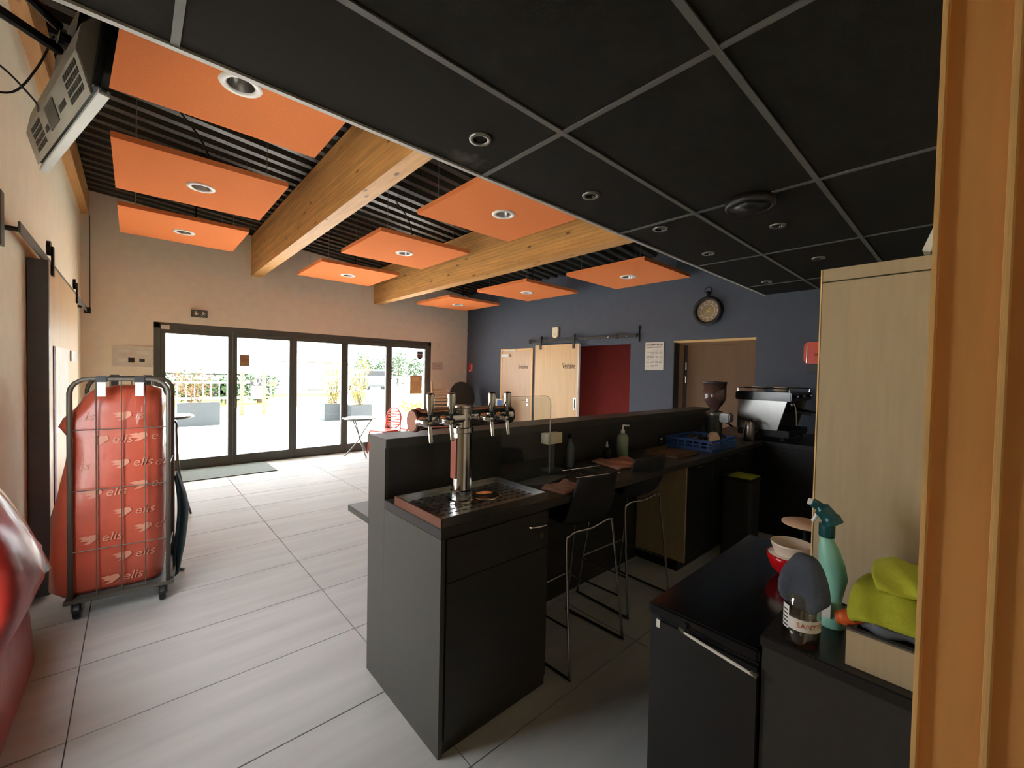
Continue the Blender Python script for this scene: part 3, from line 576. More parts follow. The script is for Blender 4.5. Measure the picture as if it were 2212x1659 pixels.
# drip tray and beer tower
t = thing('drip_tray', 'copper rimmed steel drip tray on the work counter', 'tray', (1.65, -6.5, .95))
tx0, tx1, ty0, ty1 = BX+.002, 1.995, -6.705, -6.3
MB().box(tx0+.01, tx1-.01, ty0+.01, ty1-.01, .9505, .972).build('pan', 'steel', t)
for nm, b in (('rim', (tx0, tx0+.009, ty0, ty1)), ('rim', (tx1-.009, tx1, ty0, ty1)), ('rim', (tx0+.009, tx1-.009, ty0, ty0+.009)), ('rim', (tx0+.009, tx1-.009, ty1-.009, ty1))):
    MB().box(b[0], b[1], b[2], b[3], .9505, .991).build(nm, 'copper' if b[1] < 1.4 else 'steel', t, bevel=.001)
sl = MB()
for i in range(14):
    for j in range(8): sl.box(tx0+.05+i*.04, tx0+.075+i*.04, ty0+.04+j*.042, ty0+.05+j*.042, .972, .9735)
o = sl.build('drain_slots', 'black', t); o['kind'] = 'stuff'
MB().lathe([(.075, 0), (.075, .006), (.06, .008), (.055, .004), (.001, .003)], (1.74, -6.52, .9735), 28).build('glass_rinser', 'chrome', t, smooth=True)
tw = thing('beer_tower', 'chrome T shaped beer tower with four taps', 'beer tap', (1.597, -6.51, .975))
yt = -6.51; xc = 1.6
MB().lathe([(.062, .9735), (.062, .985), (.052, .99), (.052, 1.03), (.047, 1.035), (.047, 1.30), (.056, 1.305), (.056, 1.325), (.046, 1.33), (.046, 1.415), (.054, 1.42), (.054, 1.43)], (xc, yt, 0), 28).build('column', 'chrome', tw, smooth=False)
MB().box(xc-.05, xc-.044, yt-.022, yt+.02, 1.09, 1.28).build('badge_strip', mat('badge_red', (140, 72, 56), .35), tw)
MB().lathe([(.046, 1.35), (.048, 1.36), (.044, 1.37), (.044, 1.87), (.048, 1.88), (.044, 1.9)], (0, yt, 1.372), 26, 'X').build('cross_tube', 'chrome', tw, smooth=True)
MB().lathe([(.045, 1.332), (.05, 1.338), (.05, 1.352)], (0, yt, 1.372), 26, 'X').build('end_cap', 'copper', tw)
MB().box(1.36, 1.885, yt-.008, yt+.008, 1.414, 1.421).build('top_strip', 'copper', tw)
for x in (1.352, 1.457, 1.682, 1.778):
    tp = MB().lathe([(.001, -.006), (.02, 0), (.02, .05), (.024, .06), (.024, .078)], (x, yt-.118, 1.372), 14, 'Y'); 
    tp = tp.build('tap', 'chrome', tw, smooth=True)
    MB().tube([(x, yt-.118, 1.38), (x, yt-.118, 1.41)], .008, 10).build('stem', 'black', tp)
    MB().lathe([(.008, 0), (.013, .008), (.017, .04), (.018, .085), (.015, .092), (.001, .094)], (x, yt-.118, 1.405), 16).build('handle', 'chrome', tp, smooth=True)
    MB().tube(smoothpath([(x, yt-.118, 1.36), (x, yt-.122, 1.335), (x, yt-.13, 1.29)]), [.009]*12+[.007], 10).build('spout', 'chrome', tp, smooth=True)
t = thing('sneeze_guard', 'clear acrylic screen with rounded corner standing behind the tap', 'screen', (2.2, -6.33, .95))
MB().prism(rrect(2.0, 2.41, .952, 1.45, .05), 6.327, 6.333, mtx=F_).build('panel', 'acrylic', t)
MB().box(2.4101, 2.4125, -6.333, -6.327, .955, 1.40).build('edge_glint', 'edge_trim', t)  # pale strips paint the bright line of light along the acrylic edge
MB().tube([(2.0+.05*(1-math.cos(0)), -6.33, 1.4512), (2.36, -6.33, 1.4512)]+[(2.36+.051*math.sin(a*PI/12), -6.33, 1.40+.051*math.cos(a*PI/12)) for a in range(1, 7)], .0012, 5).build('edge_glint', 'edge_trim', t)
MB().box(2.12, 2.3, -6.36, -6.334, .9505, .958).build('foot', 'acrylic', t)
# things on the work counter
tag(MB().prism([(2.06, -6.39), (2.3, -6.37), (2.45, -6.45), (2.2, -6.52)], .9505, .962).build('grey_tray', 'galv', bevel=.002), 'flat grey tray sheet beside the drip tray', 'tray')
def cloth(name, mt, label, x0, x1, y0, y1, z, h=.012, rz=0, cat='cloth', amp=.006):
    c = Vector(((x0+x1)/2, (y0+y1)/2, 0)); R_ = Matrix.Rotation(rz, 3, 'Z'); ph = random.uniform(0, 6)
    def fn(u, v):
        q = Vector((x0+(x1-x0)*u, y0+(y1-y0)*v, 0))-c; q = R_ @ q + c
        return Vector((q.x, q.y, z+h+amp*math.sin(u*9+ph)*math.cos(v*7+ph)+amp*.6*math.sin(u*17+v*11)))
    mb = MB().grid(fn, 14, 12)
    n = len(mb.v); top = list(mb.v); mb.v += [(x, y, z) for x, y, _ in top]; nf = list(mb.f)
    mb.f += [tuple(i+n for i in reversed(f)) for f in nf]
    W1 = 15
    bd = [i for i in range(14)]+[14+15*j for j in range(12)]+[14+15*12-i for i in range(14)]+[15*(12-j) for j in range(12)]
    for i in range(len(bd)): a, b = bd[i], bd[(i+1) % len(bd)]; mb.f.append((a, n+a, n+b, b))
    return tag(mb.build(name, mt, smooth=True), label, cat)
cloth('dish_cloth', 'towel', 'crumpled brown dish cloth on the counter beside the sneeze guard', 2.12, 2.36, -6.69, -6.53, .9505, rz=.1)
cloth('dish_towel', 'towelpink', 'pink folded towel on the counter behind the stools', 2.9, 3.22, -6.58, -6.3, .9505, h=.014, rz=-.25)
t = thing('wire_rack', 'thin chrome wire rack lying on the counter', 'rack', (2.62, -6.45, .95))
MB().tube([(2.45, -6.52, .956), (2.8, -6.6, .956), (2.86, -6.4, .956), (2.52, -6.34, .956)], .003, 6, closed=True).build('outer_wire', 'chrome', t)
for k in range(3): MB().tube([(2.53+k*.1, -6.535-.022*k, .956), (2.59+k*.1, -6.355-.016*k, .956)], .002, 6).build('cross_wire', 'chrome', t)
t = thing('card_terminal', 'small beige till box on a post behind the acrylic screen', 'till', (2.57, -6.28, .95))
MB().box(2.43, 2.57, -6.30, -6.23, 1.13, 1.2).build('head', 'wall_cream', t, bevel=.005); MB().box(2.485, 2.515, -6.28, -6.25, .96, 1.13).build('post', 'galv', t); MB().box(2.43, 2.57, -6.31, -6.225, .9505, .962).build('foot', 'galv', t, bevel=.002)
def bottle(name, label, x, y, z, prof, mt, parts=(), cat='bottle'):
    t = thing(name, label, cat, (x, y, z)); MB().lathe(prof, (x, y, z), 22).build('body', mt, t, smooth=True)
    for nm, pr, m_ in parts: MB().lathe(pr, (x, y, z), 18).build(nm, m_, t, smooth=True)
    return t
bottle('cleaner_bottle', 'dark cleaner bottle beside the till box', 2.68, -6.27, .9505, [(.03, 0), (.033, .01), (.033, .14), (.014, .18), (.014, .2)], 'cargrey', [('cap', [(.016, .2), (.016, .225)], 'black')])
bottle('syrup_bottle', 'small black bottle with white pointed tip on the counter', 3.12, -6.27, .9505, [(.028, 0), (.03, .01), (.03, .07), (.012, .09)], 'black', [('tip', [(.011, .09), (.01, .1), (.004, .135)], 'white')])
sp = bottle('pump_bottle', 'pale green pump soap bottle on the counter', 3.33, -6.27, .9505, [(.042, 0), (.045, .01), (.045, .15), (.03, .172), (.015, .18)], 'mintlabel', [('pump_collar', [(.017, .18), (.017, .205), (.007, .21), (.007, .235)], 'white')])
MB().tube([(3.33, -6.27, 1.185), (3.33, -6.27, 1.192), (3.385, -6.29, 1.188)], .007, 8).build('spout', 'white', sp)
t = thing('wooden_board', 'orange wooden tray on the counter before the blue crate', 'tray', (3.75, -6.45, .95)); MB().box(3.56, 3.92, -6.6, -6.34, .9505, .966).build('board', 'oakdark', t, bevel=.003); MB().box(3.56, 3.92, -6.61, -6.60, .9505, .985).build('rim', 'oakdark', t); MB().box(3.56, 3.92, -6.34, -6.33, .9505, .985).build('rim', 'oakdark', t)
bottle('salt_shaker', 'small glass shaker left of the blue crate', 3.95, -6.26, .9505, [(.02, 0), (.024, .01), (.02, .06), (.018, .065)], 'bottle', [('lid', [(.019, .065), (.019, .085), (.01, .092)], 'chrome')], 'shaker')
# blue crate
t = thing('glass_crate', 'blue plastic glass washing crate on the counter', 'crate', (4.35, -6.44, .95))
cx0, cx1, cy0, cy1 = 4.08, 4.62, -6.66, -6.24
MB().box(cx0, cx1, cy0, cy1, .9505, .96).build('base', 'bluecrate', t)
for a in ((cx0, cx1, cy0, cy0+.008), (cx0, cx1, cy1-.008, cy1), (cx0, cx0+.008, cy0+.008, cy1-.008), (cx1-.008, cx1, cy0+.008, cy1-.008)):
    for z0, z1 in ((.96, .975), (.995, 1.005), (1.025, 1.045)): MB().box(a[0], a[1], a[2], a[3], z0, z1).build('rail', 'bluecrate', t)
for i in range(8):
    for y in (cy0, cy1-.008): MB().box(cx0+.03+i*.066, cx0+.045+i*.066, y+.0005, y+.0075, .96, 1.044).build('upright', 'bluecrate', t)
for i in range(6):
    for x in (cx0, cx1-.008): MB().box(x+.0005, x+.0075, cy0+.03+i*.066, cy0+.045+i*.066, .96, 1.044).build('upright', 'bluecrate', t)
bottle('ceramic_bowl', 'upturned peach bowl standing in the blue crate', 4.5, -6.5, .9605, [(.055, 0), (.056, .03), (.05, .08), (.03, .11), (.001, .118)], 'peach', cat='bowl')
for i, (x, y, lab) in enumerate(((4.2, -6.55, 'drinking glass at the near left corner of the blue crate'), (4.3, -6.4, 'drinking glass in the middle of the blue crate'))):
    bottle('drinking_glass', lab, x, y, .9605, [(.028, 0), (.034, .1), (.032, .1), (.026, .006), (.001, .006)], 'bottle', cat='glass')
bottle('wine_glass', 'upturned stemmed glass behind the blue crate', 4.72, -6.3, .9505, [(.035, 0), (.042, .05), (.03, .1), (.005, .12), (.004, .19), (.035, .2), (.035, .203)], 'bottle', cat='glass')
# grinder
gx, gy = 4.87, -6.38
t = thing('coffee_grinder', 'coffee grinder with clear bean hopper on the counter end', 'grinder', (gx, gy, .95))
MB().box(gx-.1, gx+.1, gy-.13, gy+.13, .9505, .985).build('base', 'black', t, bevel=.006)
MB().lathe([(.075, .985), (.08, 1.0), (.075, 1.18), (.085, 1.2), (.085, 1.235), (.06, 1.25)], (gx, gy+.03, 0), 24).build('motor_body', 'galv', t, smooth=True)
MB().box(gx-.06, gx+.06, gy-.14, gy-.04, 1.14, 1.23).build('doser', 'steel', t, bevel=.012); MB().tube([(gx, gy-.09, 1.14), (gx, gy-.16, 1.1), (gx, gy-.2, 1.09)], .009).build('fork', 'chrome', t)
MB().lathe([(.04, 1.25), (.045, 1.27), (.1, 1.35), (.106, 1.37), (.108, 1.53), (.104, 1.53), (.1, 1.37), (.04, 1.28)], (gx, gy+.03, 0), 28, cap=False).build('hopper', 'purpleglass', t, smooth=True)
MB().lathe([(.112, 1.53), (.112, 1.545), (.02, 1.55), (.001, 1.55)], (gx, gy+.03, 0), 28).build('hopper_lid', 'black', t)
MB().lathe([(.001, 1.275), (.04, 1.285), (.085, 1.34), (.075, 1.35), (.001, 1.36)], (gx, gy+.03, 0), 20).build('coffee_beans', 'bark', t)
# milk jug
t = bottle('steel_jug', 'tall steel thermos jug in front of the coffee machine', 5.12, -6.6, .9505, [(.045, 0), (.05, .01), (.05, .1), (.046, .15), (.036, .19), (.03, .2)], 'steel', [('lid', [(.033, .2), (.033, .215), (.022, .225)], 'black')], 'jug')
MB().tube(smoothpath([(5.12, -6.63, 1.145), (5.12, -6.675, 1.14), (5.12, -6.685, 1.08), (5.12, -6.652, 1.02)]), .007, 8).build('handle', 'black', t)
# espresso machine
ex0, ex1, ey0, ey1 = 5.3, 6.05, -6.9, -6.42
t = thing('espresso_machine', 'black and steel espresso machine on the return counter', 'coffee machine', (5.65, -6.7, .95))
for x in (ex0+.06, ex1-.06):
    for y in (ey0+.06, ey1-.06): MB().lathe([(.025, .9505), (.02, .99)], (x, y, 0), 12).build('foot', 'black', t)
MB().box(ex0+.02, ex1-.02, ey0, ey1, .99, 1.06).build('drip_base', 'black', t, bevel=.006); MB().box(ex0+.02, ex1-.02, ey1-.2, ey1, 1.06, 1.36).build('rear_body', 'black', t, bevel=.004)
MB().prism([(-ey1, 1.06), (-ey1, 1.36), (-ey0-.02, 1.36), (-ey0-.1, 1.06)], ex0, ex0+.018, mtx=Matrix(((0, 0, 1, 0), (-1, 0, 0, 0), (0, 1, 0, 0), (0, 0, 0, 1)))).build('side_panel', 'steel', t, bevel=.002)
MB().prism([(-ey1, 1.06), (-ey1, 1.36), (-ey0-.02, 1.36), (-ey0-.1, 1.06)], ex1-.018, ex1, mtx=Matrix(((0, 0, 1, 0), (-1, 0, 0, 0), (0, 1, 0, 0), (0, 0, 0, 1)))).build('side_panel', 'steel', t, bevel=.002)
MB().box(ex0-.02, ex1+.02, ey0-.02, ey1+.02, 1.361, 1.45).build('top_housing', 'blackgloss', t, bevel=.008)
MB().tube([(ex0, ey0, 1.45), (ex0, ey0, 1.49), (ex0, ey1, 1.49), (ex0, ey1, 1.45)], .006).build('cup_rail', 'chrome', t); MB().tube([(ex1, ey0, 1.45), (ex1, ey0, 1.49), (ex1, ey1, 1.49), (ex1, ey1, 1.45)], .006).build('cup_rail', 'chrome', t)
for k, x in enumerate((5.5, 5.82)):
    g = MB().lathe([(.035, 1.27), (.04, 1.3), (.04, 1.36)], (x, ey0+.12, 0), 18).build('group_head', 'chrome', t, smooth=True)
    MB().tube([(x, ey0+.1, 1.26), (x, ey0-.03, 1.25), (x, ey0-.14, 1.235)], [.03, .012, .014], 12).build('portafilter', 'black', g)
MB().tube(smoothpath([(ex0+.1, ey0+.02, 1.36), (ex0+.09, ey0-.03, 1.3), (ex0+.08, ey0-.05, 1.12)]), .006).build('steam_wand', 'chrome', t)
for x in (5.42, 5.66, 5.94): MB().lathe([(.016, 0), (.016, -.02), (.01, -.03)], (x, ey0-.02, 1.41), 12, 'Y').build('control_knob', 'chrome', t)
for c, (x, y) in enumerate(((5.5, -6.56), (5.5, -6.76))):
    for k in range(4):
        t = tag(MB().lathe([(.03, 0), (.035, .003), (.07, .014), (.07, .016), (.034, .006), (.001, .005)], (x, y, 1.4505+k*.012), 20).build('saucer', 'cream', smooth=True), 'white saucer, '+('lowest', 'second from below', 'third from below', 'topmost')[k]+' of the '+('left', 'right')[c]+' stack on the coffee machine', 'saucer', ('left saucer stack', 'right saucer stack')[c])
# tall bin with cloth
t = thing('pedal_bin', 'tall dark bin in front of the bar cabinet with a green cloth', 'bin', (4.42, -6.78, 0))
MB().prism(rrect(4.3, 4.54, -6.9, -6.66, .03), 0, .70).build('body', 'lam_dark', t); MB().prism(rrect(4.295, 4.545, -6.905, -6.655, .03), .70, .73).build('lid', 'black', t)
cloth('green_cloth', 'lime', 'yellow green cloth lying on the tall bin', 4.29, 4.5, -6.9, -6.72, .7305, h=.01)

# bar stools
def stool(x, y, rz, label):
    t = thing('bar_stool', label, 'stool', (x, y, 0), rz, group='black shell bar stools')
    # shell: seat curving up into a low back; local -y is the back
    prof = [(.20, .765), (.16, .757), (.08, .75), (0, .747), (-.08, .75), (-.14, .765), (-.18, .80), (-.205, .86), (-.22, .93), (-.235, 1.0), (-.245, 1.05)]
    def fn(u, v):
        k = v*(len(prof)-1); i = min(int(k), len(prof)-2); f = k-i; py = prof[i][0]*(1-f)+prof[i+1][0]*f; pz = prof[i][1]*(1-f)+prof[i+1][1]*f
        s_ = u*2-1; hw = .195+.02*math.sin(v*PI) - (.03 if v < .08 else 0) - .015*max(0, v-.7)/.3
        curl = abs(s_)**2.5; q = max(0, min(1, (v-.35)/.25))
        return Vector((s_*hw, py+.07*curl*q, pz+.05*curl*(1-q)-(.012*curl if v > .97 else 0)))
    MB().grid(fn, 16, 22).build('shell', 'shell', t, smooth=True, world=False, solid=.014, sub=1)
    for sgn, yy, yf in ((-1, -.14, -.205), (1, .14, .225)):
        pts = [(-.255, yf, .012), (-.22, yy, .66), (-.2, yy, .72), (-.15, yy, .735), (0, yy, .722), (.15, yy, .735), (.2, yy, .72), (.22, yy, .66), (.255, yf, .012)]
        MB().tube(smoothpath(pts, 5), .0075, 8).build('leg_frame', 'chrome', t, smooth=True, world=False)
    for s_ in (-1, 1):
        r_ = MB().tube([(s_*.255, -.21, .0085), (s_*.255, .23, .0085)], .0075, 8).build('floor_runner', 'black', t, world=False)
        MB().tube([(s_*.243, -.18, .26), (s_*.243, .195, .26)], .006, 8).build('side_rail', 'chrome', t, world=False)
    MB().tube([(-.242, .195, .28), (.242, .195, .28)], .0075, 8).build('footrest', 'chrome', t, world=False)
    return t
stool(2.36, -6.565, .03, 'black shell bar stool nearest the camera at the bar')
stool(3.09, -6.47, -.03, 'black shell bar stool beside the beige side panel')

# ================================================================== RIGHT FOREGROUND
t = thing('freezer', 'low black freezer with white handle cord in the foreground', 'freezer', (1.97, -7.6, 0))
MB().box(1.70, 2.59, -7.765, -7.447, .0, .81).build('body', 'lam_black', t)
MB().box(1.692, 2.6, -7.767, -7.44, .812, .85).build('lid', 'blackgloss', t, bevel=.006)
MB().box(1.685, 1.699, -7.765, -7.475, .03, .805).build('door', 'lam_black', t)
MB().box(1.682, 1.685, -7.487, -7.475, .785, .81).build('white_tag', 'paper', t)
pa = at(1475, 1365, 'X', 1.67); pb = at(1632, 1462, 'X', 1.67)
MB().tube([pa, pa.lerp(pb, .15), pa.lerp(pb, .85), pb], [.003, .0045, .0045, .003], 8).build('handle_cord', 'paper', t)
for q in (pa, pb): MB().tube([q+Vector((.012, 0, 0)), q, q+Vector((0, .012, .008))], .005, 8).build('cord_hook', 'galv', t)
t = thing('side_counter', 'dark brown side counter below the tall beige cabinet', 'counter', (2.0, -7.94, 0))
MB().box(1.70, 2.34, -8.095, -7.772, 0, .868).build('body', 'lam_dark', t); MB().box(1.685, 2.345, -8.097, -7.77, .87, .9).build('top', 'lam_black', t, bevel=.003)
t = thing('tall_cabinet', 'tall beige laminate wall cabinet on the side counter', 'cabinet', (2.2, -7.95, .9))
MB().box(2.072, 2.34, -8.096, -7.80, .9005, 1.925).build('carcass', 'lam_beige', t); MB().box(2.05, 2.07, -8.096, -7.803, .903, 1.888).build('door', 'lam_beige', t, bevel=.001); MB().box(2.05, 2.071, -8.096, -7.803, 1.892, 1.93).build('cornice', 'lam_beige', t); MB().box(2.048, 2.071, -7.8025, -7.799, .903, 1.93).build('edge_strip', 'edge_wood', t)
t = thing('white_folder', 'tilted white folder lying on top of the tall cabinet', 'folder', (2.2, -8.05, 1.93))
R_ = Matrix.Translation((2.14, -8.07, 1.935)) @ Matrix.Rotation(.33, 4, 'X')
MB().box(-.06, .1, .03, .05, .0, .17, mtx=R_).build('cover', 'paper', t, bevel=.003)
# glass bottle with cleaning fluid, cloth over it
x, y = 1.735, -7.85
t = thing('cleaner_jar', 'clear bottle with handwritten white label on the side counter', 'bottle', (x, y, .9))
MB().lathe([(.001, 0), (.038, .001), (.041, .006), (.041, .105), (.036, .125), (.02, .14), (.018, .15)], (x, y, .9005), 28, cap=False).build('glass_body', 'bottle', t, smooth=True)
MB().lathe([(.0385, .004), (.0385, .045), (.001, .045)], (x, y, .9005), 24).build('liquid', 'bottle', t, smooth=True)
def arcband(a0, a1, r, z0, z1): return MB().grid(lambda u, v: Vector((x+r*math.cos(a0+(a1-a0)*u), y+r*math.sin(a0+(a1-a0)*u), z0+(z1-z0)*v)), 14, 1)
arcband(math.radians(150), math.radians(300), .0416, .945, .975).build('paper_label', 'paper', t, smooth=True); arcband(math.radians(120), math.radians(152), .0416, .94, 1.0).build('bar_label', 'white', t, smooth=True)
for k in range(5): arcband(math.radians(124), math.radians(148), .0419, .945+k*.01, .949+k*.01).build('label_line', 'ink', t)
def wrap(q): a = math.radians(226)+q.x/.042; return Vector((x-t.location.x+.0422*math.cos(a), y-t.location.y+.0422*math.sin(a), .96-t.location.z+q.y))
text('SANYTO', .018, Matrix.Identity(4), 'handorange', t, warp=wrap)
MB().tube([(x, y, .915), (x+.003, y, 1.05)], .003, 6).build('dip_tube', 'white', t)
def draped(cx, cy, cz, rx, ry, h, seed):
    random.seed(seed); ph = [random.uniform(0, 6) for _ in range(4)]
    def fn(u, v):
        a = u*2*PI; r = math.sin(v*PI/2)**.5; f = 1+.2*math.sin(3*a+ph[0])*v+.13*math.sin(5*a+ph[1])*v+.05*math.sin(11*a)*v
        ca, sa = math.copysign(abs(math.cos(a))**.65, math.cos(a)), math.copysign(abs(math.sin(a))**.65, math.sin(a)); f += .035*math.sin(9*a+5*v)*v
        return Vector((cx+rx*r*f*ca, cy+ry*r*f*sa, cz-h*(v**1.5)*(.8+.3*math.sin(2*a+ph[2])+.45*max(0, -math.sin(a+.4))**2)+.008*v*math.sin(2*a+4*v)))
    return MB().grid(fn, 28, 12)
t = thing('grey_cleaning_cloth', 'dark grey cloth draped over the clear bottle top', 'cloth', (x, y, 1.05)); draped(x+.008, y-.004, 1.125, .042, .046, .115, 3).build('drape', 'greycloth', t, smooth=True, solid=.005, sub=1)
# spray bottle
x, y = 1.885, -7.885; k_ = .86
t = thing('spray_bottle', 'mint green spray bottle with dark teal trigger head', 'spray bottle', (x, y, .9))
Pq = [(.0, .036, .0), (0, .038, .006), (.0, .036, .035), (.003, .023, .07), (.006, .023, .1), (.008, .033, .16), (-.002, .036, .2), (-.012, .028, .25), (-.018, .02, .275), (-.018, .019, .285)]
vs = []; n = 20
for ox, r, h in Pq:
    for j in range(n): a = 2*PI*j/n; vs.append((x+r*.7*math.cos(a), y-ox*k_+r*.85*math.sin(a), .9005+h*k_))
fs = [(i*n+j, i*n+(j+1) % n, (i+1)*n+(j+1) % n, (i+1)*n+j) for i in range(len(Pq)-1) for j in range(n)]+[tuple(reversed(range(n))), tuple(range((len(Pq)-1)*n, len(Pq)*n))]
MB()._add(vs, fs).build('body', 'mint', t, smooth=True)
yh = y+.016; zh = lambda h: .9005+h*k_
MB().lathe([(.018, zh(.285)), (.019, zh(.29)), (.019, zh(.325))], (x, yh, 0), 18).build('collar', 'tealcap', t)
MB().tube(smoothpath([(x, yh-.016, zh(.328)), (x, yh-.004, zh(.35)), (x-.002, yh+.018, zh(.377)), (x-.004, yh+.036, zh(.388))]), [.024]*6+[.021]*6+[.013]*6+[.011], 14).build('trigger_head', 'tealcap', t, smooth=True)
MB().tube([(x-.004, yh+.034, zh(.388)), (x-.005, yh+.046, zh(.39))], .0095, 12).build('nozzle', 'white', t); MB().tube(smoothpath([(x, yh+.02, zh(.366)), (x, yh+.026, zh(.345)), (x, yh+.034, zh(.325))]), .005, 8).build('trigger', 'white', t)
MB().box(x-.029, x-.028, y-.004, y+.024, .93, .975).build('label', 'paper', t)
# crate/box with lime cloths and gloves at the far right
t = thing('drawer_box', 'beige laminate box holding cloths beside the door lining', 'box', (1.9, -8.02, .9))
MB().box(1.715, 1.73, -8.096, -7.945, .9005, .985).build('front', 'lam_beige', t, bevel=.001); MB().box(1.73, 2.0, -7.96, -7.945, .9005, .985).build('side', 'lam_beige', t); MB().box(1.73, 2.0, -8.096, -7.96, .9005, .912).build('bottom', 'lam_beige', t)
MB().box(1.715, 1.722, -8.096, -7.945, .9852, .99).box(1.726, 1.731, -8.096, -7.945, .9852, .99).build('glass_groove', 'galv', t)
def foldcloth(name, label, sec, y0, y1, th, mt, droop, seed):
    random.seed(seed); ph = [random.uniform(0, 6) for _ in range(4)]; S = smoothpath([(a, 0, b) for a, b in sec], 5); n = len(S)-1
    def fn(u, v):
        q = S[min(n, int(round(u*n)))]; w_ = (v-.5)*2; yy = y0+(y1-y0)*v
        return Vector((q.x+.006*math.sin(5*v+ph[0])+.004*math.sin(11*v+u*6+ph[1]), yy+.01*math.sin(u*7+ph[2]), q.z-droop*w_*w_+.004*math.sin(9*v+u*9+ph[3])))
    return tag(MB().grid(fn, n, 16).build(name, mt, smooth=True, solid=th), label, 'cloth')
foldcloth('dark_cloth', 'dark folded cloth heap in the beige box', [(1.99, .93), (1.9, .97), (1.8, .985), (1.748, .992), (1.738, 1.006), (1.76, 1.016), (1.9, 1.012), (1.97, .99)], -8.09, -7.965, .006, 'cargrey', .006, 4)
t = thing('rubber_glove', 'orange rubber glove with black cuff under the lime cloths', 'glove', (1.745, -7.94, 1.0)); MB().tube(smoothpath([(1.738, -7.918, .995), (1.742, -7.935, 1.0), (1.75, -7.965, 1.014)]), [.004]+[.015]*4+[.018]*6+[.02, .016], 12).build('hand', 'handorange', t, smooth=True); MB().tube([(1.738, -7.95, 1.012), (1.748, -7.975, 1.024)], .016, 12).build('cuff', 'black', t, smooth=True)
foldcloth('lime_cloth', 'lime green cloth folded below the other lime cloth', [(1.97, 1.05), (1.9, 1.085), (1.82, 1.095), (1.765, 1.085), (1.735, 1.05), (1.724, 1.028), (1.73, 1.022), (1.75, 1.045), (1.78, 1.068), (1.85, 1.072)], -8.09, -7.955, .007, 'lime', .012, 1)
foldcloth('lime_cloth', 'uppermost lime green folded cloth with a rolled edge', [(1.96, 1.105), (1.88, 1.125), (1.80, 1.124), (1.76, 1.112), (1.745, 1.098), (1.765, 1.094), (1.82, 1.104), (1.9, 1.105)], -8.092, -7.985, .007, 'lime', .006, 2)
# bowls and plate on the freezer
bottle('red_bowl', 'red glazed bowl with cream inside on the freezer', 2.26, -7.69, .8505, [(.03, 0), (.036, .004), (.06, .03), (.072, .065), (.074, .08), (.07, .08), (.055, .035), (.001, .012)], 'bowlred', [('inside', [(.0695, .0795), (.0545, .0365), (.001, .0135)], 'cream')], 'bowl')
bottle('cream_bowl', 'cream bowl nested in the red bowl', 2.268, -7.694, .8655, [(.02, 0), (.03, .004), (.05, .05), (.066, .1), (.068, .108), (.064, .108), (.046, .05), (.001, .012)], 'cream', cat='bowl')
t = bottle('cake_stand', 'round pale plate raised on a black stem behind the spray bottle', 2.48, -7.69, .8505, [(.085, .142), (.085, .146), (.001, .142)], 'peach', [('stem', [(.045, 0), (.045, .006), (.008, .014), (.008, .13), (.03, .141), (.001, .1415)], 'black')], cat='plate')

# ================================================================== LEFT: LAUNDRY CAGE
random.seed(11)
CA = Vector((.385, -4.44, 0)); crz = -.10
t = thing('laundry_cage', 'grey tubular laundry roll cage on casters by the left wall', 'roll cage', tuple(CA), crz)
hw, dp, zt, zb = .235, .5, 1.50, .125
def uframe(y): 
    pts = [(-hw, y, zb)]+[(-hw, y, zt-.09)]+[(-hw+.09-.09*math.cos(a), y, zt-.09+.09*math.sin(a)) for a in (PI/8, PI/4, 3*PI/8)]+[(-hw+.09, y, zt)]
    pts += [(hw-.09, y, zt)]+[(hw-.09+.09*math.sin(a), y, zt-.09+.09*math.cos(a)) for a in (PI/8, PI/4, 3*PI/8)]+[(hw, y, zt-.09), (hw, y, zb)]
    return MB().tube(pts, .0135, 10)
for y in (0, dp):
    f = uframe(y).build('end_frame', 'cage_grey', t, smooth=True, world=False)
    for k in range(3): MB().tube([(-hw+hw*2*(k+1)/4, y, zb), (-hw+hw*2*(k+1)/4, y, zt)], .0035, 6).build('upright_wire', 'cage_grey', f, world=False)
    for z in (.42, .80, 1.18): MB().tube([(-hw, y-.004, z), (hw, y-.004, z)], .003, 6).build('cross_wire', 'cage_grey', f, world=False)
bf = MB(); bf.box(-hw-.03, hw+.03, -.02, .02, .1, .125).box(-hw-.03, hw+.03, dp-.02, dp+.02, .1, .125).box(-hw-.03, -hw+.01, .02, dp-.02, .1, .125).box(hw-.01, hw+.03, .02, dp-.02, .1, .125); bf.build('base_frame', 'cage_grey', t, world=False, bevel=.003)
MB().box(-hw, hw, 0.02, dp-.02, .118, .126).build('base_plate', 'alu_dark', t, world=False)
for x in (-hw+.03, hw-.03):
    for y in (.02, dp-.02):
        c = MB().box(x-.028, x-.02, y-.03, y+.02, .045, .1).box(x+.02, x+.028, y-.03, y+.02, .045, .1).box(x-.028, x+.028, y-.03, y+.03, .094, .1).build('caster_fork', 'cage_grey', t, world=False)
        MB().lathe([(.046, -.017), (.05, -.012), (.05, .012), (.046, .017)], (x, y-.012, .0502), 18, 'X').build('caster_wheel', 'black', c, world=False)
for y in (0, dp):
    for x in (-.09, .09):
        MB().box(x-.027, x+.027, y-.019, y+.019, zt-.022, zt+.02).build('clip', 'black', t, world=False, bevel=.004)
        MB().box(x-.02, x+.02, y-.024, y-.019, zt-.11, zt-.02).build('strap', 'white' if y == 0 else 'black', t, world=False)
# side tie bars on the right, ladder like
for z in (.3, .9): MB().tube([(hw, 0, z), (hw, dp, z)], .004, 6).build('side_wire', 'cage_grey', t, world=False)
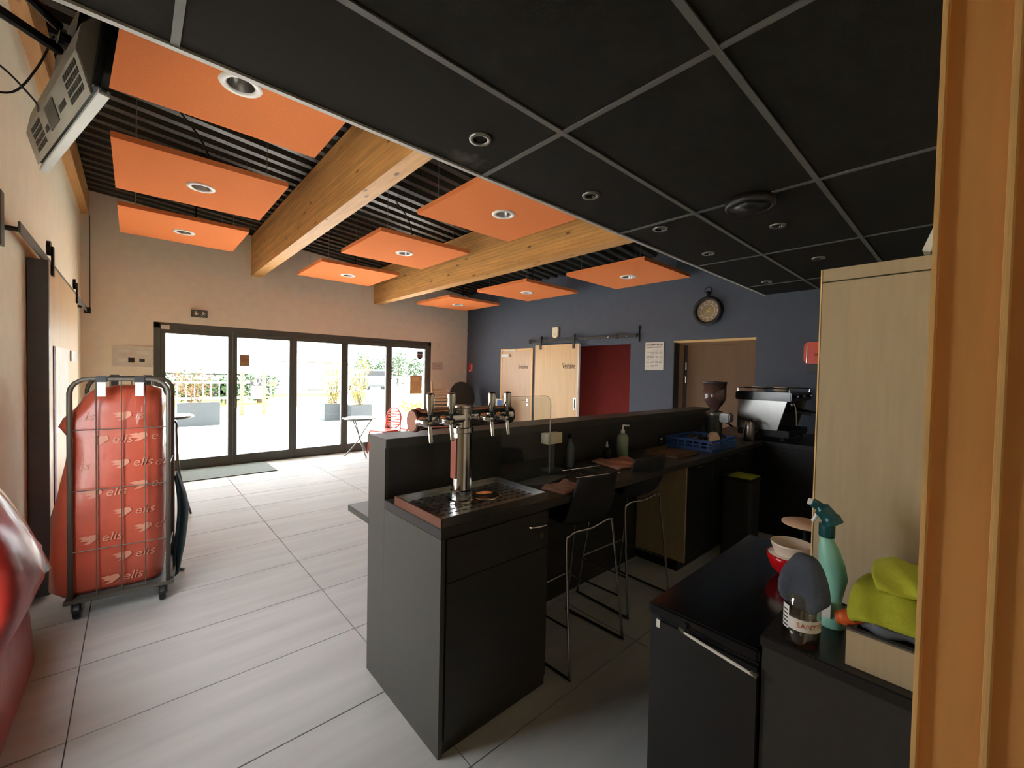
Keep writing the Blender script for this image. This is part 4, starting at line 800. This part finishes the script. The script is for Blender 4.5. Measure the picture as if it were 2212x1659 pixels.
# bag inside the cage
t = thing('laundry_bag', 'red plastic laundry sack with pale elis print filling the roll cage', 'sack', tuple(CA), crz)
ring = [(.128, -.31, .19, .05, .44), (.16, -.345, .205, .03, .455), (.37, -.355, .212, .022, .46), (.62, -.33, .213, .02, .46), (.85, -.30, .213, .02, .46), (1.02, -.265, .213, .02, .46), (1.12, -.265, .213, .02, .45), (1.2, -.305, .212, .022, .44), (1.245, -.29, .211, .026, .43), (1.32, -.225, .208, .035, .42), (1.39, -.19, .2, .05, .4), (1.43, -.15, .185, .08, .36), (1.455, -.05, .12, .15, .3)]
NB = 40
def ringpt(k, j):
    z, xl, xr, yf, yb = ring[k]; a = 2*PI*j/NB; e = .38
    cx, cy, rx, ry = (xl+xr)/2, (yf+yb)/2, (xr-xl)/2, (yb-yf)/2
    px = cx+rx*math.copysign(abs(math.cos(a))**e, math.cos(a)); py = cy+ry*math.copysign(abs(math.sin(a))**e, math.sin(a))
    wr_ = .006*math.sin(7*z*6+3*a)+.005*math.sin(13*z+5*a)
    if py < cy-.6*ry and px > -hw: wr_ = abs(wr_)*.5
    if px < -hw: wr_ *= 2
    q = Vector((px-cx, py-cy, 0)); L_ = q.length; 
    return Vector((cx+q.x*(1-wr_/max(L_, .05)), cy+q.y*(1-wr_/max(L_, .05)), z))
bg_ = MB(); bg_.v = [tuple(ringpt(k, j)) for k in range(len(ring)) for j in range(NB)]
bg_.f = [(k*NB+j, k*NB+(j+1) % NB, (k+1)*NB+(j+1) % NB, (k+1)*NB+j) for k in range(len(ring)-1) for j in range(NB)]+[tuple(reversed(range(NB))), tuple(range((len(ring)-1)*NB, len(ring)*NB))]
bag = bg_.build('sack_body', 'sack', t, smooth=True, world=False)
# knotted flap of clear film on the upper right
def front_y(px, z):
    best = None
    for k in range(len(ring)-1):
        if ring[k][0] <= z <= ring[k+1][0]:
            f = (z-ring[k][0])/(ring[k+1][0]-ring[k][0]); yf = ring[k][3]*(1-f)+ring[k+1][3]*f; xl = ring[k][1]*(1-f)+ring[k+1][1]*f; xr = ring[k][2]*(1-f)+ring[k+1][2]*f; yb = ring[k][4]*(1-f)+ring[k+1][4]*f
            cx, rx, cy, ry = (xl+xr)/2, (xr-xl)/2, (yf+yb)/2, (yb-yf)/2; e = .38
            c_ = min(.999, abs((px-cx)/rx))**(1/e); return cy-ry*(math.sqrt(max(0, 1-c_*c_))**e)
    return .05
def mark(px, pz, s=1.0, bird=True, word='elis'):
    def wq(q):
        X = px+q.x*s; Z = pz+q.y*s; return Vector((X, front_y(X, Z)-.004-q.z, Z))
    I = Matrix.Identity(4)
    text(word, .085, I, 'print', t, name='printed_word', align='LEFT', shear=.25, warp=wq)
    if bird:
        for P in ([(-.105, -.005), (-.05, .03), (-.02, .028), (-.012, .005), (-.03, -.012), (-.055, -.03), (-.09, -.032), (-.06, -.012)], [(-.115, .018), (-.075, .028), (-.06, .02), (-.09, .006)]):
            mb = MB(); vs = [tuple(wq(Vector((a, b, 0)))) for a, b in P]; c = tuple(wq(Vector((sum(a for a, b in P)/len(P), sum(b for a, b in P)/len(P), 0)))); vs.append(c); n = len(P)
            mb._add(vs, [(i, (i+1) % n, n) for i in range(n)]); mb.build('printed_bird', 'print', t, world=False)
for px, pz, b, w_ in ((-.05, 1.11, True, 'elis'), (.14, 1.12, True, 'el'), (.06, 1.26, True, 'is'), (-.18, 1.26, False, 'is'), (.05, .95, True, 'elis'), (.16, .94, False, 'el'), (-.08, .77, True, 'elis'), (.14, .80, True, 'el'), (.06, .63, True, 'elis'), (.16, .51, True, 'el'), (-.1, .48, True, 'elis'), (.06, .34, True, 'elis'), (.0, .2, True, 'elis'), (-.2, .95, False, 'is')):
    mark(px, pz, .92, b, w_)
fm = MB().grid(lambda u, v: Vector((.07+.14*u, front_y(.07+.14*u, 1.42-.25*v)-.008-.012*abs(math.sin(9*u+4*v)), 1.425-.22*v-.06*u*v)), 10, 10); fm.build('clear_film', 'film', t, smooth=True, world=False)
# dark teal apron hanging off the cage's right side
t = thing('hanging_apron', 'dark teal cloth hanging from the right side of the roll cage', 'cloth', (.66, -4.2, 0))
def apr(u, v):
    z = .78-.74*v; wd_ = .02+.05*math.sin(min(1, v*2.2)*PI/2)*(1-.75*max(0, v-.75)/.25); return Vector((.675+.012*math.sin(6*v)+.025*math.sin(v*3)+wd_*(u-.3), -4.22+.15*u*(1-v*.4)+.02*math.sin(8*u), z))
MB().grid(apr, 8, 18).build('drape', 'navycloth', t, smooth=True, solid=.012); MB().tube(smoothpath([(.70, -4.12, .06), (.72, -4.06, .02), (.735, -4.02, .008), (.70, -4.0, .008), (.69, -4.06, .012)]), .006, 6).build('cord', 'navycloth', t)
# red sacks along the wall nearest the camera
def sack(name, label, rings_, rough):
    t = thing(name, label, 'sack', (sum(r[1] for r in rings_)/len(rings_)/1, rings_[0][2], 0)); n = 28; mb = MB()
    for k, (z, cx, cy, rx, ry) in enumerate(rings_):
        for j in range(n):
            a = 2*PI*j/n; e = .6; f = 1+.05*math.sin(4*a+z*9)+.03*math.sin(7*a-z*13)
            mb.v.append((max(XL+.002, cx+rx*f*math.copysign(abs(math.cos(a))**e, math.cos(a))), cy+ry*f*math.copysign(abs(math.sin(a))**e, math.sin(a)), z))
    K = len(rings_); mb.f = [(k*n+j, k*n+(j+1) % n, (k+1)*n+(j+1) % n, (k+1)*n+j) for k in range(K-1) for j in range(n)]+[tuple(reversed(range(n))), tuple(range((K-1)*n, K*n))]
    mb.build('sack_body', 'sack2', t, smooth=True); return t
sack('red_sack', 'low glossy red sack lying on the floor along the left wall', [(.0, -.01, -5.25, .05, .58), (.03, -.005, -5.25, .06, .62), (.2, -.01, -5.28, .06, .6), (.36, -.015, -5.35, .06, .5), (.44, -.02, -5.45, .045, .35)], .2)
t = sack('red_sack', 'upright glossy red sack wrapped in clear film at the left edge', [(.445, .0, -5.55, .05, .13), (.5, .01, -5.57, .07, .2), (.58, .03, -5.6, .09, .22), (.66, .045, -5.6, .11, .23), (.74, .045, -5.6, .118, .23), (.82, .04, -5.6, .112, .22), (.9, .02, -5.6, .09, .2), (1.0, -.01, -5.6, .06, .16), (1.06, -.03, -5.6, .035, .1)], .2)
MB().grid(lambda u, v: Vector((-.02+.2*v*(1-.1*v)+.03*math.sin(3*u), -5.75+.3*u, 1.15-.42*v**1.3+.02*math.sin(5*u))), 10, 12).build('clear_film', 'film', t, smooth=True)

# ================================================================== TABLES AND CHAIRS BY THE WINDOW
tx, ty = .65, -2.33
t = thing('high_table', 'round high bistro table behind the laundry cage', 'table', (tx, ty, 0))
MB().lathe([(.27, 1.035), (.295, 1.045), (.295, 1.058), (.28, 1.064), (.001, 1.064)], (tx, ty, 0), 36).build('table_top', 'galv', t)
MB().tube([(tx-.12, ty, 1.02), (tx+.12, ty, 1.02)], .012).build('top_bracket', 'alu_dark', t)
for sx, sy in ((1, -1), (-1, -1), (1, 1), (-1, 1)):
    MB().tube(smoothpath([(tx+sx*.03, ty+sy*.02, 1.03), (tx+sx*.13, ty+sy*.03, .99), (tx+sx*.14, ty+sy*.04, .85), (tx+sx*.16, ty+sy*.1, .45), (tx+sx*.25, ty+sy*.2, .011)]), .010, 8).build('leg', 'alu_dark', t, smooth=True)
tx, ty = 3.55, -.53
t = thing('bistro_table', 'round grey bistro table with curved legs before the glazed doors', 'table', (tx, ty, 0))
MB().lathe([(.29, .70), (.305, .708), (.305, .718), (.295, .724), (.001, .724)], (tx, ty, 0), 36).build('table_top', 'galv', t)
for k in range(3):
    a = 2*PI*k/3+.6; c_, s_ = math.cos(a), math.sin(a)
    MB().tube(smoothpath([(tx-c_*.22, ty-s_*.22, .70), (tx-c_*.1, ty-s_*.1, .52), (tx-c_*.02, ty-s_*.02, .38), (tx+c_*.05, ty+s_*.05, .26), (tx+c_*.26, ty+s_*.26, .012)]), .011, 8).build('leg', 'galv', t, smooth=True)
def redchair(x, y, rz, label):
    t = thing('slat_chair', label, 'chair', (x, y, 0), rz, group='red slat back chairs')
    MB().prism(rrect(-.21, .21, -.2, .22, .09), .425, .45).build('seat', 'redchair', t, world=False, bevel=.006)
    el = [(.19*math.cos(2*PI*i/28), -.235-.05*(.62+.22*math.sin(2*PI*i/28)-.5), .66+.2*math.sin(2*PI*i/28)) for i in range(28)]
    MB().tube(el, .014, 8, closed=True).build('back_frame', 'redchair', t, smooth=True, world=False)
    for k in range(6):
        z = .53+k*.052; hx = .19*math.sqrt(max(0, 1-((z-.66)/.2)**2)); yy = -.235-.05*(z-.46)
        MB().box(-hx, hx, yy-.005, yy+.005, z-.013, z+.013).build('back_slat', 'redchair', t, world=False, bevel=.002)
    for s_ in (-1, 1):
        MB().tube(smoothpath([(s_*.17, .19, .43), (s_*.19, .21, .38), (s_*.205, .225, .012)]), .013, 8).build('leg', 'redchair', t, smooth=True, world=False)
        MB().tube(smoothpath([(s_*.185, -.24, .7), (s_*.195, -.22, .5), (s_*.2, -.22, .4), (s_*.21, -.29, .012)]), .013, 8).build('leg', 'redchair', t, smooth=True, world=False)
        MB().tube([(s_*.18, .19, .42), (s_*.195, -.22, .42)], .011, 8).build('side_rail', 'redchair', t, smooth=True, world=False)
redchair(4.07, -.46, 1.9, 'red slat back chair beside the grey bistro table')
redchair(4.66, -.5, -.1, 'red slat back chair with its back to the bar')
# stack of pale chairs
def palechair(x, y, z, rz, label, group):
    t = thing('stacking_chair', label, 'chair', (x, y, z), rz, group=group)
    MB().prism(rrect(-.21, .21, -.2, .22, .05), .43, .45).build('seat', 'beigechair', t, world=False)
    MB().prism(rrect(-.2, .2, .62, .82, .04), .232, .25, mtx=Matrix(((1, 0, 0, 0), (0, 0, -1, 0), (0, 1, 0, 0), (0, 0, 0, 1)))).build('backrest', 'beigechair', t, world=False)
    for s_ in (-1, 1):
        MB().tube([(s_*.2, .2, .43), (s_*.23, .25, .011)], .01, 6).build('leg', 'beigechair', t, world=False)
        MB().tube([(s_*.2, -.24, .8), (s_*.2, -.2, .43), (s_*.23, -.26, .011)], .01, 6).build('leg', 'beigechair', t, world=False)
        MB().tube([(s_*.22, -.22, .62), (s_*.235, .1, .64), (s_*.22, .18, .45)], .011, 6).build('armrest', 'beigechair', t, world=False)
    return t
c0 = palechair(5.36, -.66, 0, -2.15, 'pale beige chair at the bottom of the tall chair stack', 'stack of pale chairs')
for k in range(1, 10): c = copytree(c0); c['label'] = 'pale beige chair, '+(ORD[k]+' from the bottom' if k < 9 else 'topmost')+' of the tall chair stack'; c.location = (5.36-.008*k, -.66+.004*k, .065*k)
t = thing('folded_table', 'dark round folding table with its top tilted upright in the corner', 'table', (5.88, -.6, 0))
R_ = Matrix.Translation((5.88, -.56, .68)) @ Matrix.Rotation(-.18, 4, 'X') @ Matrix.Rotation(PI/2, 4, 'X')
MB().lathe([(.001, -.012), (.33, -.012), (.34, 0), (.33, .012), (.001, .012)], (0, .38, 0), 36).build('table_top', 'lam_grey', t)
o = t.children[0]
for v in o.data.vertices: v.co = (R_ @ (v.co+t.location)) - t.location
MB().tube([(5.88, -.61, .68), (5.88, -.67, .03)], .02, 10).build('column', 'alu_dark', t)
for k in range(3): a = k*2*PI/3+.5; MB().tube([(5.88, -.67, .05), (5.88+.25*math.cos(a), -.67+.25*math.sin(a), .012)], .011, 8).build('foot', 'alu_dark', t)
c = palechair(5.72, -1.3, 0, 2.5, 'single pale beige chair in front of the folded round table', None)
t = thing('blue_chair', 'dark blue shell chair by the navy wall', 'chair', (6.02, -.95, 0), 1.5)
MB().grid(lambda u, v: Vector(((u-.5)*.44, .2-.42*min(1, v*2)-.06*max(0, v*2-1), .46+.42*max(0, v*2-1)+.03*(2*u-1)**2)), 10, 16).build('shell', 'cargrey', t, smooth=True, solid=.012, world=False)
for sx in (-1, 1):
    for sy in (-1, 1): MB().tube([(sx*.15, sy*.15, .455), (sx*.21, sy*.22, .011)], .01, 6).build('leg', 'galv', t, world=False)
t = thing('sandwich_board', 'small white and blue display stand before the toilet door', 'display', (6.12, -1.55, 0))
MB().box(6.03, 6.05, -1.68, -1.43, .02, 1.06).build('panel', 'paper', t); MB().box(6.028, 6.03, -1.67, -1.52, .65, 1.04).build('blue_print', 'bluecrate', t); MB().box(6.0, 6.12, -1.7, -1.41, 0, .02).build('foot', 'galv', t)

# ================================================================== OUTSIDE
tag(MB().box(-40, 60, .2, 11.5, -.12, -.02).build('ground_terrace', 'concrete'), 'bright pale concrete terrace outside the glazed doors', 'terrace', kind='structure')
tag(MB().box(-40, XL-.21, -16, .2, -.12, -.02).build('ground_side', 'concrete'), 'pale concrete yard outside the left wall', 'terrace', kind='structure')
tag(MB().box(-60, 90, 11.5, 26, -.14, -.03).build('ground_grass', 'grass'), 'yellowish dry grass verge beyond the terrace', 'grass', kind='structure')
tag(MB().box(-90, 150, 26, 130, -.16, -.05).build('ground_road', 'concrete'), 'pale car park and road surface beyond the grass', 'road', kind='structure')
tag(MB().box(-1.5, 8, .2, 1.6, 2.3, 2.44).build('added_overhang', 'white'), 'added white overhang, unseen above the glazed doors, cutting sky and sun', 'roof', kind='structure')  # unseen slab added to trim sky and sunlight on the floor inside
def planter(x, y, w_, d_, h_, label, leaf, n, ht, seed, sp):
    random.seed(seed); t = thing('planter_box', label, 'planter', (x, y, -.02), group='grey planters on the terrace')
    b = MB().box(x-w_/2, x+w_/2, y-d_/2, y+d_/2, -.02, h_).build('box', 'planter', t, bevel=.01); MB().box(x-w_/2+.03, x+w_/2-.03, y-d_/2+.03, y+d_/2-.03, h_, h_+.005).build('soil', 'bark', t)
    s = thing('shrub', label.replace('grey', 'shrub growing in the grey'), 'shrub', (x, y, h_), group='shrubs in planters')
    tips = []; br_ = MB()
    for i in range(n):
        bx, by = x+random.uniform(-.4, .4)*w_*.5, y+random.uniform(-.3, .3)*d_; p = [Vector((bx, by, h_+.005))]
        for k in range(4): p.append(p[-1]+Vector((random.gauss(0, sp)+(bx-x)*.15, random.gauss(0, sp), ht/4*random.uniform(.7, 1.15)))); tips.append(p[-1])
        br_.tube(p, [.012, .01, .008, .006, .003], 5)
    br_.build('branches', 'bark', s)
    for mt, fr_ in leaf:
        lf = MB()
        for q in tips[1::1]:
            for k in range(int(26*fr_)):
                c = q+Vector((random.gauss(0, .09), random.gauss(0, .09), random.gauss(-.05, .13))); a = Vector((random.gauss(0, 1), random.gauss(0, 1), random.gauss(0, 1))).normalized(); b_ = a.cross(Vector((random.gauss(0, 1), random.gauss(0, 1), random.gauss(0, 1)))).normalized(); l_ = random.uniform(.02, .04)
                lf._add([c-a*l_, c+b_*l_*.45, c+a*l_, c-b_*l_*.45], [(0, 1, 2, 3)])
        o = lf.build('foliage', mt, s); o['kind'] = 'stuff'
planter(1.78, 6.3, .95, .45, .62, 'grey planter on the terrace behind the first glass leaf', [('leafr', .5), ('leafy', .25)], 9, .9, 1, .12)
planter(5.2, 5.75, .62, .5, .52, 'grey planter on the terrace behind the third glass leaf', [('leafy', .9), ('leafg', .3)], 10, 1.25, 2, .1)
planter(5.85, 5.2, .7, .5, .5, 'grey planter on the terrace behind the fourth glass leaf', [('leafy', .9), ('leafg', .3)], 11, 1.45, 3, .1)
for x, lab in ((3.233, 'left round timber post on the terrace edge'), (3.893, 'right round timber post on the terrace edge')): tag(MB().lathe([(.065, -.02), (.06, 1.45), (.05, 1.47)], (x, 8.82, 0), 14).build('timber_post', 'log', smooth=True), lab, 'post', 'round timber posts')
# white railing along the terrace
t = thing('terrace_railing', 'white metal railing along the terrace edge', 'railing', (2, 9.6, -.02))
for z in (1.05, .5): MB().box(-2.5, 3.6, 9.58, 9.64, z, z+.07).build('rail', 'white', t)
for k in range(26): MB().box(-2.4+k*.23, -2.37+k*.23, 9.59, 9.62, -.02, 1.05).build('baluster', 'white', t)
t = thing('terrace_railing', 'white horizontal rails beyond the right hand planters', 'railing', (10, 7.6, -.02))
for z in (.35, .78, 1.32): MB().box(6.4, 15, 7.58, 7.62, z, z+.07).build('rail', 'white', t)
for k in range(5): MB().box(6.4+k*2.1, 6.46+k*2.1, 7.62, 7.68, -.02, 1.4).build('post', 'white', t)
# hedge and trees
def blob(name, label, c, r, mt, n, lsz, cat, seed, trunk=True):
    random.seed(seed); t = thing(name, label, cat, (c[0], c[1], -.05), group='greenery beyond the terrace'); lf = MB()
    for k in range(n):
        a = Vector((random.gauss(0, 1), random.gauss(0, 1), random.gauss(0, 1))).normalized()*random.uniform(.55, 1)
        q = Vector((c[0]+a.x*r[0], c[1]+a.y*r[1], c[2]+a.z*r[2])); u_ = Vector((random.gauss(0, 1), random.gauss(0, 1), random.gauss(0, 1))).normalized(); w_ = u_.cross(a).normalized()
        lf._add([q-u_*lsz, q+w_*lsz*.6, q+u_*lsz, q-w_*lsz*.6], [(0, 1, 2, 3)])
    o = lf.build('foliage', mt, t); o['kind'] = 'stuff'
    if trunk: MB().tube([(c[0], c[1], -.1), (c[0], c[1], c[2]+r[2]*.3)], [.12, .04], 8).build('trunk', 'bark', t)
for k in range(6): blob('hedge_bush', ORD[k]+' green hedge bush from the left behind the white railing', (-1.6+k*1.3, 14.5+.2*(k % 2), .75), (.9, .7, .75), 'leafg', 420, .09, 'bush', 20+k)
trees = [(18, 34, 3.2, 1.1), (20.3, 35, 2.6, 1.1), (22.4, 35, 3.6, 1.2), (25, 36, 3.0, 1.2), (28, 36, 2.7, 1.3), (31, 37, 4.0, 1.2), (34, 37, 2.7, 1.3), (37.5, 38, 4.4, 1.3), (41, 38, 3.0, 1.5)]
for k, (x, y, h_, r_) in enumerate(trees): blob('distant_tree', ORD[k]+' dark green tree from the left in the distant row', (x, y, h_*.55), (r_, r_, h_*.6), 'leafg', 500, .16, 'tree', 40+k)
for k in range(6): blob('grass_bush', ORD[k]+' yellow green low bush from the left beyond the red chairs', (8.2+k*.75, 6.2+.1*(k % 2), .25), (.45, .35, .3), 'leafy', 260, .05, 'bush', 60+k, False)
# white building with lettering
t = thing('white_building', 'overexposed white commercial building with red stripe beyond the terrace', 'building', (6, 24, 0))
xa = at(545, 800, 'Y', 22).x; xb = at(752, 800, 'Y', 22).x
MB().box(xa, xb, 22, 30, -.05, 4.6).build('wall', 'white', t); MB().box(xa+1.6, xb-.02, 21.97, 22, 2.05, 2.10).build('red_stripe', 'redsign', t); MB().box(xa+1.6, xb-.02, 21.97, 22, 2.75, 2.79).build('grey_stripe', 'tbar', t)
q = at(722, 801, 'Y', 21.98); text("Costa", .42, FY((q.x+.05, 21.96, q.z)), 'tbar', t); text("V'", .42, FY((q.x-.75, 21.96, q.z+.05)), 'tbar', t)
q = at(595, 750, 'Y', 21.9); MB().box(q.x-.3, q.x+.3, 21.6, 21.95, q.z+.08, q.z+.22).build('floodlight', 'cargrey', t, bevel=.02); MB().lathe([(.09, -.05), (.09, .05)], (q.x-.05, 21.85, q.z-.15), 12, 'Y').build('sensor', 'galv', t)
for px in (672, 690): q = at(px, 842, 'Y', 21.97); MB().box(q.x-.25, q.x+.25, 21.95, 22, q.z-.1, q.z+.1).build('vent_grille', 'tbar', t)
# white trailer with dark underside
t = thing('white_trailer', 'white box trailer parked behind the hedge', 'trailer', (2, 19, 0)); xa = at(345, 800, 'Y', 18).x; xb = at(541, 800, 'Y', 18).x; zb_ = at(450, 806, 'Y', 18).z
MB().box(xa, xb, 18, 20.5, zb_, zb_+3.2).build('box_body', 'white', t); MB().box(xa, xb, 18.05, 20.4, zb_-.1, zb_).build('chassis', 'black', t)
for x in (xa+1.2, xa+2.3, xb-1.0): MB().lathe([(.5, -.15), (.5, .15)], (x, 18.4, .45), 20, 'Y').build('wheel', 'black', t)
# le bar sign, small road sign, van
t = thing('bar_sign', 'dark terrace sign board reading BAR between the timber posts', 'sign', (3.6, 10.2, 0)); p0 = at(541, 819, 'Y', 10.2); p1 = at(566, 833, 'Y', 10.2)
MB().box(p0.x, p1.x+.25, 10.2, 10.24, p1.z, p0.z).build('board', 'black', t); text('BAR(', .25, FY((p0.x+.36, 10.195, (p0.z+p1.z)/2)), 'white', t); text('le', .1, FY((p0.x+.08, 10.195, p0.z-.07)), 'green_sign', t)
MB().box(p0.x+.05, p1.x, 10.2, 10.24, p1.z-.5, p1.z-.02).build('lower_board', 'white', t); MB().box(p0.x+.15, p1.x-.1, 10.19, 10.2, p1.z-.12, p1.z-.05).build('green_strip', 'green_sign', t)
for x in (p0.x+.02, p1.x+.1): MB().box(x, x+.05, 10.24, 10.29, -.03, p0.z).build('post', 'galv', t)
q = at(588, 828, 'Y', 12.5); t = thing('green_sign', 'small round cornered green sign right of the timber posts', 'sign', (q.x, 12.5, 0)); MB().prism(rrect(q.x-.2, q.x+.15, q.z-.12, q.z+.12, .06), -12.53, -12.5, mtx=F_).build('plate', 'green_sign', t); MB().box(q.x-.05, q.x, 12.53, 12.57, -.04, q.z).build('post', 'galv', t)
q = at(669, 864, 'Y', 9.0); t = thing('road_sign', 'small grey sign on a thin post in the grass', 'sign', (q.x, 9, 0)); MB().box(q.x-.1, q.x+.1, 9, 9.02, q.z-.04, q.z+.05).build('plate', 'cargrey', t); MB().box(q.x-.01, q.x+.01, 9.02, 9.04, -.03, q.z).build('post', 'galv', t)
q = at(811, 836, 'Y', 24); t = thing('parked_van', 'small dark parked van beyond the fourth glass leaf', 'van', (q.x, 25, 0))
bd = MB(); bd.prism([(-1.0, .35), (1.0, .35), (1.0, 1.5), (.8, 1.75), (-.8, 1.75), (-1.0, 1.4)], -2.2, 2.2, mtx=Matrix(((1, 0, 0, q.x), (0, 0, 1, 26), (0, 1, 0, 0), (0, 0, 0, 1)))); bd.build('body', 'cargrey', t, bevel=.08); MB().box(q.x-.75, q.x+.75, 23.78, 23.8, 1.1, 1.6).build('windscreen', 'blackgloss', t)
for sx in (-.85, .85):
    for yy in (24.4, 27.4): MB().lathe([(.33, -.1), (.33, .1)], (q.x+sx, yy, .28), 16, 'X').build('wheel', 'black', t)
